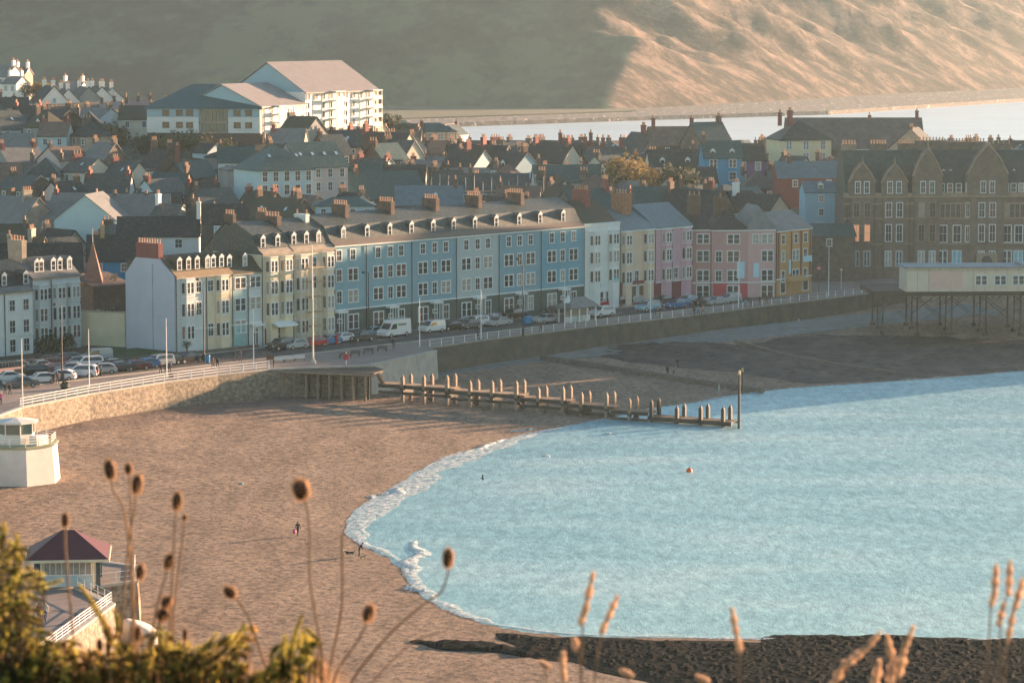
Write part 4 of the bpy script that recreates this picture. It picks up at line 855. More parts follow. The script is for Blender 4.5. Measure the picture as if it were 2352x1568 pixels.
TH(1300,380,712,15,9,5,5,3.6,'long dark teal roof with a white strip wall, right of the scaffolding',wall=white,roof=slate_teal,nwin=4,rows=1,chim=((.08,1.4),))
TH(1405,372,708,4,4,10,7,1.0,'narrow pale chimney-like house left of the yellow tree',wall=cream2,roof=slate_moss,nwin=0,chim=((.5,.6,1),))
TH(1345,435,640,10,9,25,5,4.2,'teal roofed house with one white lit dormer behind the terrace end',wall=stone,roof=slate_teal,nwin=1,dorm=1,chim=((.95,1.6,2.2),),chm=brick)
TH(1478,306,800,12,10,-62,6,5.2,'large house with a pale blue gable streaked with ochre lichen',wall=mat('streaked_render',(.42,.52,.55),.85,.1,.4,col2=(.42,.36,.16),f2=.62),roof=slate_dark,nwin=2,chim=((.5,1.6,1.2),),chm=brick)
TH(1560,292,795,16,10,8,6,4.4,'long brown roofed house with red chimneys on the right skyline',wall=brickb,roof=roof_brown,nwin=2,chim=((.08,1.8,1.4),(.7,1.8,1.6)),chm=brick)
TH(1623,282,785,9,10,30,7,5.2,'tall teal roofed house with a brown chimney on the right skyline',wall=stone,roof=slate_teal,nwin=2,chim=((.9,1.3,1.6),))
TH(1545,345,735,12,9,6,6,3.6,'brown roofed house with two pairs of small dormer windows',wall=cream,roof=slate_dark,nwin=3,dorm=2,chim=((.9,1.2),))
TH(1655,325,725,9,8,5,8.0,3.6,'bright sky blue house with two white dormers',wall=skyb,roof=slate_teal,nwin=2,dorm=2,rows=2,chim=((.05,1.2),),wwin=1.5,hwin=1.7)
TH(1718,335,728,7,8,5,8.0,3.2,'purple house with white windows right of the sky blue one',wall=mat('purple_render',(.17,.08,.19),.85,.1,.5),roof=slate_dark,nwin=2,rows=2,chim=((.9,1.0),),wwin=1.1,hwin=1.7,gm=glassc)
TH(1592,385,706,10,8,6,6,3.2,'pale mint house left of the sky blue one, behind the tree',wall=mat('mint_render',(.42,.55,.46),.85,.06,.4),roof=slate_dark,nwin=2,rows=1,chim=())
TH(1835,278,770,13,12,12,9,4.4,'pale yellow house with a dark hipped roof and dark red chimneys on the right',wall=mat('pale_yellow_render',(.62,.58,.38),.85,.05,.4),roof=slate_dark,typ='h',nwin=3,rows=2,chim=((.15,1.6,1.2),(.35,2.0,2.2)),chm=brick,wwin=1.2,hwin=1.9,gm=glassc)
TH(1960,272,785,34,16,0,6,7.5,'great long grey brown roof filling the right skyline behind the hotel',name='long_roofed_hall',cat='hall',wall=stone,roof=mat('brown_grey_slate',(.10,.09,.08),.8,.3,.5),nwin=6,rows=1,chim=((.62,.6,.8),(.97,1.5,1.0)),chm=brick)
TH(2100,295,760,9,10,70,6,4.6,'stone gabled house at the right end of the long brown roof',wall=stone_l,roof=slate_dark,nwin=1,chim=((.1,.4,1),))
TH(2178,322,735,6,8,80,9,.8,'tall pale sandstone chimney block behind the hotel roof',wall=stone_l,typ='h',nwin=0,chim=())
TH(2248,325,735,6,8,80,9,.8,'second pale sandstone block behind the hotel roof, further right',wall=stone_l,typ='h',nwin=0,chim=())
TH(1858,372,690,15,8,5,5,3.2,'low teal roofed house with a red brick block under the pale yellow house',wall=brick,roof=slate_blue,nwin=2,rows=1,chim=((.2,1.0),))
TH(1740,447,640,11,8,-40,5,3.4,'white gabled house with pale bargeboards behind the pink corner building',wall=stone_l,roof=slate_dark,gable_m=white,nwin=2,chim=((.0,1.8,1.6),),chm=white)
TH(1672,440,645,10,7,5,5,2.6,'dark house with one wide white window band in its roof',wall=slate_dark,roof=slate_dark,nwin=1,dorm=0,chim=((.02,1.4,1.4),),wwin=3.2,hwin=1.5)
TH(1896,515,648,11,8,6,5,2.2,'dark stone building with a slate roof at the back of the alley by the hotel',wall=stone,roof=slate_teal,nwin=1,rows=1,chim=())
TH(1880,418,665,7,7,5,6,2,'pale blue house with a white dormer left of the hotel',wall=mat('pale_blue_house',(.26,.45,.55),.85,.06,.4),roof=slate_blue,nwin=1,dorm=1,chim=())
TH(1908,486,668,7,8,8,5,3.4,'dark teal roof just left of the hotel, above the alley',rows=1,wall=stone,roof=slate_teal,nwin=1,chim=((.95,1.0),),chm=lit)
TH(1600,438,640,14,10,-35,5,5.0,'large dark roof with white bargeboard behind the lilac pink houses',wall=stone,roof=slate_dark,nwin=1,chim=((.05,1.3,1.6),))
TH(1515,430,646,11,9,5,5,3.8,'dark teal roofed house with a brown chimney behind the peach house',wall=stone,roof=slate_teal,nwin=2,chim=((.9,1.4,1.6),))
TH(1130,400,690,16,9,3,5,3.6,'grey roofed house hidden behind tall scaffolding poles',wall=greyr,roof=slate,nwin=4,rows=1,chim=((.2,1.2),))
# church with brick spire left of the lilac gable
ch=A(213,556,538); t=thing('church','brown brick church with a pointed spire beside the lilac gabled house','church',(ch.x,ch.y,5.03),R(48))
hS=ch.z-5.03; mb=MB(); mb.box(-2.6,5.4,-3.0,9,-1,hS*.54); mb.build('wall',brickb,t); mb=MB(); mb.lathe([(2.7,hS*.53),(2.1,hS*.62),(1.15,hS*.80),(.06,hS)],n=4); mb.build('spire',mat('spire_tile',(.20,.11,.085),.85,.25,2),t)
mb=MB(); mb.cyl((0,0,hS),(0,0,hS+2.4),.05,.03,6); mb.build('spire_pole',metal_w,t)
mb=MB(); roof_slabs(mb,-2.7,5.5,12,hS*.54,hS*.54+1.6); mb.v=[(a,b_-3,c) for a,b_,c in mb.v]; mb.build('roof',roof_brown,t)
for q in (-1.6,0,1.6): window(t,q,-3.003,hS*.22,.8,2.4,'thin',stone_l)
AUTH.append((ch.x,ch.y,6))
# scaffold poles mid-town
t=thing('roof_scaffold','forest of pale scaffold poles round a roof in the middle of town','scaffold',(*A(1125,400,680).to_2d(),gz(-5,680))); mb=MB()
for i in range(13):
    for y in (0,5): mb.cyl((-11+i*1.9,y,0),(-11+i*1.9,y,9+2.2*rnd.random()),.06,.06,5)
mb.build('pole',mat('steel_pole',(.36,.34,.31),.5,.1,1),t); mb=MB()
for z in (5.2,7.6): mb.box(-11.4,12.2,-.4,.5,z,z+.15)
mb.build('deck',stone_l,t)
# ---- the remaining roofs of the old town
WP=[(stone,'brown stone',3),(greyr,'grey rendered',2),(brickb,'brown brick',3),(white,'white',3),(cream,'cream',2),(stone_l,'pale stone',2),(pale,'pale aqua',1),(pinkish,'putty pink',1),(stone_l,'dull stone',1)]
RP=[(slate,'slate',4),(slate_dark,'black slate',4),(slate_teal,'teal slate',3),(slate_moss,'mossy brown',3),(slate_grey,'grey',1),(roof_brown,'brown tiled',2)]
def wch(L_): 
    s=sum(x[2] for x in L_); r=rnd.random()*s
    for x in L_:
        r-=x[2]
        if r<=0: return x
fills=[]
for ri,Y in enumerate(list(range(572,1000,15))):
    if Y>858: break
    xh=Y*.172
    x=-xh+rnd.random()*6
    k=0
    while x<xh:
        w_=rnd.uniform(6.5,10.5); yy=Y+rnd.uniform(-3,3); cx=x+w_/2; x+=w_+rnd.uniform(.3,2.5)
        off=(Vector((cx,yy))-L0).dot(LN)
        if off<19: continue
        if yy<672 and cx>58: continue
        if any((cx-a)**2+(yy-b_)**2<(r_+4.2)**2 for a,b_,r_ in AUTH): continue
        if (yy>835 and cx>-30) or (yy>800 and cx<-70): continue
        fills.append((cx,yy,w_,ri))
rows_={}
for f in fills: rows_.setdefault(f[3],[]).append(f)
for rk,ri in enumerate(sorted(rows_)):
    for ci,(cx,yy,w_,_) in enumerate(sorted(rows_[ri])):
        wl=wch(WP); rf_=wch(RP); g=gz(cx,yy); ev=rnd.uniform(4.2,6.2); ris=rnd.uniform(2.6,4.2); rot=rnd.choice([rnd.uniform(-8,10),rnd.uniform(38,50),rnd.uniform(-48,-36)])
        vz=g+ev+ris
        if cx>-25: # keep clear of the far water
            lim=CZ-(322-12)*yy/F
            if vz>lim: ev-=vz-lim
        if ev<2.5: continue
        p=Vector((cx,yy,g+ev+ris)); nc=rnd.choice([1,1,2]); cm=rnd.choice([brickb,brickb,brick,stone,stone])
        lb='%s house, %s roof, %s from left in %s town roof row'%(wl[1],rf_[1],ordw(ci),ordw(rk))
        house(p,w_,rnd.uniform(7,9),rot,ev,ris,wall=wl[0],roof=rf_[0],typ='g' if rnd.random()<.85 else 'h',label=lb,name='town_house',chim=[((.07,.75,rnd.choice([1.2,1.6,2.2])),(.93,.75,1.5))[q] for q in range(nc)],chm=cm,nwin=2,rows=1,dorm=1 if rnd.random()<.2 else 0,sky=1 if rnd.random()<.25 else 0,cpots=3,group='old town houses behind the seafront')
# ---- trees
leafm={}
def tree(p,h,r,col,label,n=2600,sq=1.0,name='tree',group=None):
    t=thing(name,label,'tree',p,0,group); mb=MB(); mb.tube([(0,0,-.5),(.1*r,0,h*.35),(0,.1*r,h*.7)],[.08*r+.08,.06*r+.05,.03*r],6)
    for k in range(7):
        a=k*2.4; mb.tube([(0,0,h*(.25+.06*k)),(math.cos(a)*r*.6,math.sin(a)*r*.6,h*(.5+.06*k))],[.04*r+.03,.015*r],5)
    mb.build('trunk',timber,t)
    cl=[(Vector((rnd.uniform(-1,1)*r*.7,rnd.uniform(-1,1)*r*.6,h*rnd.uniform(.38,.85))),r*rnd.uniform(.25,.5)) for _ in range(16)]
    mb=MB()
    for i in range(n):
        c,cr=rnd.choice(cl); d=Vector((rnd.gauss(0,1),rnd.gauss(0,1),rnd.gauss(0,.8*sq))).normalized()*cr*rnd.random()**.4; q=c+d; s=r*.045*rnd.uniform(.7,1.4)
        a=Vector((rnd.gauss(0,1),rnd.gauss(0,1),rnd.gauss(0,1))).normalized(); b_=a.orthogonal().normalized()
        mb.add([q+a*s,q+b_*s,q-a*s,q-b_*s],[(0,1,2,3)],0)
    mb.build('crown',col,t); return t
lv_y=leafmat('yellow_leaves',(.22,.16,.05),.4,2); lv_g=mat('dark_leaves',(.04,.055,.022),.8,.4,2); lv_o=mat('olive_leaves',(.09,.08,.03),.8,.4,2)
def TR(u,v,Y,h,r,c,lb,**k): p=A(u,v,Y); tree(Vector((p.x,p.y,p.z-h)),h,r,c,lb,**k)
TR(305,268,800,8,5,lv_y,'yellow autumn tree left of the apartment complex'); TR(282,285,795,5,3,lv_o,'low olive shrub left of the yellow autumn tree',n=1200)
TR(1445,362,700,9,6.5,lv_y,'large yellow brown tree left of the mint house'); TR(1560,378,690,7,5,lv_g,'dark rounded tree in front of the mint house'); TR(1500,385,694,6,4,lv_y,'small golden bush between the yellow tree and the dark tree',n=1500)
TR(768,312,752,5,3.5,lv_y,'golden shrub at the foot of the apartment complex',n=1200); TR(890,266,830,6,5,lv_g,'dark tree mass right of the apartment complex',n=2000); TR(915,280,828,5,4,lv_g,'smaller dark bush on the slope right of the apartment complex',n=1200)
TR(100,190,880,5,4,lv_y,'golden tree on the left slope above the bright gabled house',n=1200); TR(75,192,884,6,4,lv_g,'dark green tree below the highest lit houses',n=1500); TR(250,290,770,6,6,lv_o,'brown green thicket on the bank below the pink roofs',n=2000)
TR(700,318,742,4,5,lv_o,'low olive hedge clump under the apartment complex',n=1500); TR(420,312,745,5,6,lv_o,'olive brown bank trees left below the apartment complex',n=2000); TR(345,312,745,5,5,lv_g,'dark bank trees under the left corner of the apartment complex',n=1600); TR(500,318,740,4,5,lv_o,'olive scrub below the glazed stair of the apartments',n=1500)
TR(252,620,540,7,2.6,lv_g,'dark evergreen between the church spire and the bright blue house',n=1200); TR(100,775,512,3.2,3,lv_g,'dark garden shrub before the left terrace',n=1300); TR(140,768,514,3,2.6,lv_g,'second dark shrub in the garden, nearer the cream wall',n=1300); TR(428+0,778,503,2.2,1,lv_g,'small dark shrub beside the cream houses door',n=500)
# ================= JETTY =================
JP=[(923,918),(972,921),(1026,933),(1079,938),(1130,950),(1186,957),(1237,957),(1294,963),(1337,972),(1395,974),(1448,977),(1499,981),(1558,984),(1613,985),(1665,985)]
DZ=[2.98,2.98,2.9,2.68,2.68,2.6,2.35,2.3,1.95,1.9,1.45,.85,.80,.80,.80]
DVT=[860,860,860,874,874,874,888,888,901,901,915,919,932,932,934]
jt=thing('jetty','old stepped timber jetty with paired piles running down the beach into the water','jetty'); jm=[timber,wood_l]
a0=G(923,918,.6); a1=G(1665,985,-.3); jd=(a1-a0); jd.z=0; jl=jd.length; jd.normalize(); jn=Vector((-jd.y,jd.x,0)); jang=math.atan2(jd.y,jd.x)
XJ=Matrix.Translation((a0.x,a0.y,0))@Matrix.Rotation(jang,4,'Z')
def jt_t(u): k=(u-1176)/F; return (k*a0.y-a0.x)/(jd.x-k*jd.y)
ts=[jt_t(u) for u,_ in JP]
topz=[]
for (u,v),vt,t_ in zip(JP,DVT,ts):
    y=a0.y+jd.y*t_; topz.append(CZ-(vt-12)*y/F)
wj=2.5
for i,t_ in enumerate(ts):
    for q,dz in ((0,0),(wj,0)):
        P=XJ@Vector((t_+(.05 if q else 0),q,0)); b0=min(beach_z(P.x,P.y),.4)-1.0; ln=rnd.uniform(-.03,.03); zt=topz[i]+rnd.uniform(-.05,.12)
        mb=MB(); mb.box(t_-.25,t_+.25,q-.25,q+.25,b0,zt-.6,0,XJ); 
        c=[XJ@Vector((t_+sx*.25,q+sy*.25,zt-.6)) for sx,sy in((-1,-1),(1,-1),(1,1),(-1,1))]; top=XJ@Vector((t_,q,zt)); mb.add(c+[top],[(0,1,4),(1,2,4),(2,3,4),(3,0,4)],0)
        mb.build('pile',wood_l if DZ[i]>1 else timber,jt)
    z=DZ[i]; mb=MB(); mb.box(t_-.16,t_+.16,-.45,wj+.45,z-.72,z-.42,0,XJ)
    if i%2 or i>9: mb.cyl(XJ@Vector((t_-.2,-.1,z-.8)),XJ@Vector((t_-.2,wj,z-2.6)),.13,.13,6,0); mb.cyl(XJ@Vector((t_-.2,wj,z-.8)),XJ@Vector((t_-.2,.1,z-2.6)),.13,.13,6,0)
    else: mb.box(t_-.3,t_+.3,-.3,wj+.3,z-1.5,z-.72,0,XJ)
    mb.build('cross_beam',timber,jt)
segs=[(-4.2,ts[2]+.8,2.98),(ts[2]+.8,ts[5]+.8,2.68),(ts[5]+.8,ts[7]+.8,2.33),(ts[7]+.8,ts[9]+.8,1.93),(ts[9]+.8,ts[11]-.6,1.45),(ts[11]-.6,ts[14]+1.4,.80)]
for s0,s1,z in segs:
    mb=MB(); n_=int((s1-s0)/.28)
    for k in range(n_): x=s0+(s1-s0)*k/n_; mb.box(x,x+.24,-.1+rnd.uniform(-.06,.03),wj+.1+rnd.uniform(-.03,.06),z-.10,z+rnd.uniform(-.01,.015),0,XJ)
    mb.build('deck',wood_l if z>1 else timber,jt,)
    mb=MB(); mb.box(s0,s1,-.2,.14,z-.62,z-.12,0,XJ); mb.build('beam',timber,jt); mb=MB(); mb.box(s0,s1,wj-.1,wj+.14,z-.42,z-.12,0,XJ); mb.build('beam',timber,jt)
    mb=MB(); mb.box(s0,s1,-.18,.14,z-1.55,z-1.12,0,XJ); mb.build('beam',timber,jt)
    if s1<ts[13]:
        mb=MB(); 
        for st in range(2): mb.box(s1+.05+st*.3,s1+.3+st*.3,.2,1.6,z-.13-st*.12,z-.04-st*.12,0,XJ)
        mb.cyl(XJ@Vector((s1+.8,.4,z-.3)),XJ@Vector((s1+.8,.4,z+.9)),.035,.035,5); mb.cyl(XJ@Vector((s1+1.2,.4,z-.3)),XJ@Vector((s1+1.2,.4,z+.8)),.035,.035,5); mb.cyl(XJ@Vector((s1+.8,.4,z+.9)),XJ@Vector((s1+1.2,.4,z+.8)),.03,.03,5); mb.build('step',wood_l,jt)
# upper platform against the promenade
pf=thing('jetty_platform','wide dark timber platform on posts between the promenade bastion and the jetty','platform')
q0=G(612,849,4.9); q1=G(858,858,4.7); 
poly_=[(q0.x,q0.y),(q1.x,q1.y),(q1.x+1.5,q1.y+5),(G(850,838,4.9).x,G(850,838,4.9).y+1),(q0.x+.5,q0.y+2.5)]
MB().prism(poly_,4.35,4.75).build('deck',timber,pf); 
mb=MB(); dd=(q1-q0).normalized(); 
MB().cyl(q0+Vector((0,-.1,-.3)),q1+Vector((0,-.1,-.3)),.22,.22,4).build('edge_beam',wood_l,pf)
for i in range(9):
    for j in range(2):
        p=q0.lerp(q1,(i+.3)/9)+Vector((.4*j,2.2*j,0)); b0=beach_z(p.x,p.y)-1; MB().cyl((p.x,p.y,b0),(p.x+rnd.uniform(-.1,.1),p.y,4.36),.19,.16,8).build('post',wood_l if j==0 else timber,pf)
st=thing('jetty_steps','dark timber stair dropping from the platform down to the jetty deck','stairs'); s0=q1+Vector((.6,1.2,-.1)); s1=XJ@Vector((-4.2,1.2,2.95)); mb=MB()
for k in range(9): p=s0.lerp(s1,k/8.5); mb.box(p.x-.35,p.x+.35,p.y-.9,p.y+.9,p.z-.06,p.z)
mb.build('tread',timber,st); 
for yy in (-.95,.95): MB().cyl(s0+Vector((0,yy,-.2)),s1+Vector((0,yy,-.2)),.16,.16,4).build('stringer',timber,st)
mb=MB(); mb.cyl(s0+Vector((0,-.95,.9)),s1+Vector((0,-.95,.9)),.04,.04,5)
for k in range(6): p=s0.lerp(s1,k/5)+Vector((0,-.95,0)); mb.cyl(p-Vector((0,0,.2)),p+Vector((0,0,.9)),.035,.035,5)
mb.build('handrail',metal_d,st)
# plates on the bastion wall
# ---- posts in the sea
def pole_thing(name,label,u,v,z,h,r,m,cat='post',group=None,topd=None):
    p=G(u,v,z); t=thing(name,label,cat,p,0,group); MB().cyl((0,0,-1.5 if z<1 else 0),(0,0,h),r,r*.7,8).build('pole',m,t)
    if topd: topd(t,h)
    return t
def beacon(t,h):
    MB().lathe([(.16,0),(.2,.1),(.2,.45),(.12,.6),(.02,.7)],(0,0,h-.1),8).build('lantern',mat('beacon_lens',(.5,.35,.18),.4,.05,1),t)
pole_thing('beacon_post','tall dark marker post with a small lantern at the seaward end of the jetty',1697,984,0,8.1,.22,timber,topd=beacon)
pole_thing('beacon_post','thinner, shorter marker post at the far waterline behind the jetty end',1705,901,.4,3.4,.09,timber,topd=beacon)
# ---- groynes
def groyne(pts,w_,h,label,m=concrete):
    P=[]
    for u,v in pts: g=G(u,v,1.0); P.append(g)
    t=thing('groyne',label,'groyne'); mb=MB(); d=(P[-1]-P[0]).normalized(); nn=Vector((-d.y,d.x,0))*w_
    vs=[]
    for p in P:
        b0=beach_z(p.x,p.y)-.6; tz=max(b0+.6,0)+h; vs+=[(p.x-nn.x,p.y-nn.y,tz),(p.x+nn.x,p.y+nn.y,tz),(p.x-nn.x*1.3,p.y-nn.y*1.3,b0),(p.x+nn.x*1.3,p.y+nn.y*1.3,b0)]
    fs=[]
    for i in range(len(P)-1): o=4*i; fs+=[(o,o+4,o+5,o+1),(o+2,o+6,o+4,o),(o+1,o+5,o+7,o+3)]
    fs+=[(0,1,3,2),(len(vs)-4,len(vs)-2,len(vs)-1,len(vs)-3)]
    mb.add(vs,fs); mb.build('wall',m,t)
groyne([(1245,822),(1330,828),(1450,846),(1580,866),(1700,882),(1750,888)],.45,.75,'long low groyne wall running from the apron toward the water behind the jetty',stone)
groyne([(1690,784),(1800,808),(1900,826),(2060,848)],.35,.5,'low stony groyne crossing the dark seaweed reef before the pier',stone)
# ================= RAILINGS =================
def railing(pts,label,step=2.4,h=1.15,nr=3,z=5.16,m=metal_w,pr=.055,rr=.03):
    P=[Vector((p.x,p.y)) for p in pts]; Q=resample(P,step); t=thing('railing',label,'railing')
    k='railpost%.2f%.3f'%(h,pr)
    if k not in CHC: CHC[k]=MB().cyl((0,0,0),(0,0,h),pr,pr*.8,6).mesh('post',m)
    for q in Q: link(CHC[k],'post',t,(q.x,q.y,z))
    for j in range(nr):
        mb=MB(); zz=z+h*(j+1)/nr-.04; mb.tube([(q.x,q.y,zz) for q in P],[rr]*len(P),5); mb.build('rail',m,t)
def PPi(i0,i1,inn=-.25): return offs(PP[i0:i1+1],inn)
railing(PPi(11,15),'white three bar railing along the warm sunlit sea wall on the left',2.5,1.2,3,pr=.09,rr=.055)
railing(PPi(18,24),'long white railing of thin posts along the shaded wall before the terrace',2.9,1.15,2,pr=.075,rr=.012)
railing(PPi(0,2),'white railing at the lower left curving above the lit stone wall',1.8,1.1,4,pr=.05,rr=.04); railing(PPi(2,4),'white railing in front of the red roofed shelter',1.8,1.1,2,pr=.05,rr=.03); railing(PPi(4,6),'white railing round the back of the stepped lookout',2.4,1.1,2,pr=.05,rr=.03)
# ---- flagpoles & lamps
FP=[(52,936,778),(205,889,756),(383,872,732),(583,847,708),(964,796,685),(1105,781,666),(1297,748,647),(1494,734,607),(1696,707,595),(1903,681,566)]
where=['by the sunlit railing, closest to the left edge','behind the parked cars, second from the left edge','before the cream garden wall','in front of the narrow teal house','beside the small white van','left of the row of silver cars','in front of the seafront shelter','before the peach house','before the crimson panelled corner building','right of the mustard house, near the alley']
for (u,vb,vt),wh in zip(FP,where):
    p=G(u,vb,5.03); h=(vb-vt)*p.y/F; t=thing('flagpole','slim white flagpole '+wh,'flagpole',p,0,'white flagpoles along the promenade'); MB().cyl((0,0,0),(0,0,h),.09,.05,8).build('pole',metal_w,t); MB().lathe([(.02,0),(.1,.08),(.02,.16)],(0,0,h),8).build('finial',metal_w,t)
p=G(719,836,5.03); h=(836-561)*p.y/F; t=thing('flagpole','very tall cream flagpole on the bastion, rising over the cream houses','flagpole',p); MB().cyl((0,0,0),(0,0,h*.55),.17,.12,8).build('pole',cream,t); MB().cyl((0,0,h*.55),(0,0,h),.10,.05,8).build('topmast',metal_w,t); MB().lathe([(.5,0),(.5,.5),(.35,.6),(.17,.9)],(0,0,0),10).build('base',concrete,t)
LPS=[(143,875,697,'behind the front row of cars on the left'),(469,830,640,'in front of the cream end houses'),(847,772,624,'left of the big white van'),(1201,771,593,'in front of the strong blue house')]
for u,vb,vt,wh in LPS:
    p=G(u,vb,5.03); h=(vb-vt)*p.y/F; t=thing('street_lamp','tall dark green street lamp '+wh,'street lamp',p,LROT,'tall dark street lamps'); MB().cyl((0,0,0),(0,0,h),.13,.07,8).build('pole',metal_d,t); MB().lathe([(.26,0),(.24,1.1),(.14,1.4)],(0,0,0),10).build('base',metal_d,t)
    mb=MB(); mb.cyl((0,0,h-.1),(-1.2,0,h+.3),.05,.04,6); mb.lathe([(.05,.35),(.3,.2),(.26,0),(.05,-.1)],(-1.3,0,h-.05),8); mb.build('lamp_head',metal_d,t)
def globe(t,h): MB().lathe([(.02,0),(.24,.12),(.28,.3),(.2,.5),(.03,.58)],(0,0,h),10).build('globe',mat('opal_globe',(.6,.5,.45),.3,.05,1),t)
pole_thing('street_lamp','short globe lamp left of the crowd by the mustard house',1790,674,5.03,2.9,.06,metal_d,'street lamp',topd=globe)
pole_thing('street_lamp','short globe lamp right of the alley, before the hotel',1932,664,5.03,3.6,.06,metal_w,'street lamp',topd=globe)
def disc(t,h):
    mb=MB(); mb.cyl((0,-.09,h-.1),(0,-.06,h-.1),.42,.42,16); mb.build('sign_disc',mat('pink_red',(.62,.12,.18),.5,.05,1),t); MB().box(-.28,.28,-.115,-.092,h-.17,h-.03).build('sign_bar',metal_w,t)
pole_thing('road_sign','round red no entry sign on a pole at the mouth of the alley',1880,677,5.03,5.4,.05,metal_d,'road sign',topd=disc)
# alley lamp
p=A(1934,645,668); t=thing('wall_lamp','pair of glowing orange lamps hanging in the alley beside the hotel','lamp',p); 
lm=emis('orange_lamp',(1,.42,.12),5.0)
for q in (-.45,.45): MB().lathe([(.05,0),(.28,.15),(.28,.45),(.05,.6)],(q,0,0),8).build('lamp',lm,t)
MB().cyl((0,0,-8),(0,0,.5),.06,.06,6).build('pole',metal_d,t); MB().box(-.7,.7,-.04,.04,.5,.58).build('bracket',metal_d,t)
# shelter on the promenade
p=G(1326,738,5.03); t=thing('seafront_shelter','white posted seafront shelter with a grey hipped roof and a pointed finial','shelter',p,LROT)
rb=MB(); hip_roof(rb,7.0,3.0,2.75,4.5,.5,0,1.5); rb.v=[(a-3.5,b_-1.5,c) for a,b_,c in rb.v]; ro=rb.build('roof',slate_grey,t); MB().lathe([(.9,0),(.5,.5),(.14,1.3),(.04,2.1)],(-2.6,0,3.6),8).build('finial',trim,ro)
mb=MB(); mb.box(-3.5,3.5,-.06,.06,0,1.0); mb.box(-.06,.06,-1.4,1.4,0,1.0); mb.build('seat_panel',white,t); MB().box(-3.3,3.3,-.03,.03,1.05,2.6).build('glass_screen',glassc,t)
for x in (-3.4,-1.1,1.1,3.4):
    for y in (-1.45,1.45): MB().box(x-.1,x+.1,y-.1,y+.1,0,2.7).build('post',metal_w,t)
# ================= VEHICLES =================
tyre=mat('tyre',(.015,.015,.015),.9,0); rim=mat('wheel_rim',(.35,.35,.35),.4,0,metal=.6); cglass=mat('car_glass',(.02,.03,.035),.06,0,spec=.8); hlm=mat('headlight',(.7,.7,.66),.15,0); tlm=mat('tail_light',(.5,.02,.02),.3,0)
def paint(n,c): return mat('car_paint_'+n,c,.22,0,spec=.7)
PT=dict(black=paint('black',(.012,.012,.014)),white=paint('white',(.62,.64,.64)),silver=paint('silver',(.33,.36,.37)),red=paint('red',(.42,.015,.03)),blue=paint('blue',(.02,.14,.32)),grey=paint('grey',(.10,.11,.115)),maroon=paint('maroon',(.10,.012,.018)),dark=paint('dark',(.02,.03,.035)),cream=paint('cream',(.6,.55,.42)),paleblue=paint('paleblue',(.25,.42,.5)))
PROF=dict(
 hatch=(4.0,1.72,[(-2.0,.32),(-2.0,.75),(-1.85,.92),(-1.0,1.0),(1.75,.98),(1.98,.8),(2.0,.32)],[(-1.15,.98),(-.45,1.46),(.95,1.5),(1.65,1.25),(1.78,.96)]),
 suv=(4.5,1.85,[(-2.25,.38),(-2.25,.85),(-2.1,1.05),(-1.15,1.14),(2.1,1.12),(2.24,.95),(2.25,.38)],[(-1.25,1.12),(-.6,1.70),(1.7,1.76),(2.08,1.6),(2.14,1.1)]),
 saloon=(4.6,1.8,[(-2.3,.32),(-2.3,.7),(-2.1,.88),(-1.0,.96),(1.6,.96),(2.2,.92),(2.3,.75),(2.3,.32)],[(-1.1,.94),(-.35,1.42),(.75,1.44),(1.6,.94)]),
 van=(5.9,2.0,[(-2.95,.4),(-2.95,.95),(-2.75,1.2),(-2.2,1.32),(2.95,1.3),(2.95,.4)],[(-2.25,1.28),(-1.45,2.25),(-1.2,2.6),(-.8,2.68),(2.85,2.68),(2.93,2.55),(2.93,1.28)]),
 smallvan=(4.3,1.8,[(-2.15,.36),(-2.15,.85),(-2.0,1.05),(-1.3,1.12),(2.15,1.1),(2.15,.36)],[(-1.45,1.1),(-.75,1.82),(-.5,1.88),(2.05,1.88),(2.13,1.75),(2.13,1.1)]))
CM={}
def inset_side(prof,k): # side window polygon
    cx=sum(p[0] for p in prof)/len(prof); cz=sum(p[1] for p in prof)/len(prof); return [(cx+(x-cx)*k,cz+(z-cz)*k) for x,z in prof]
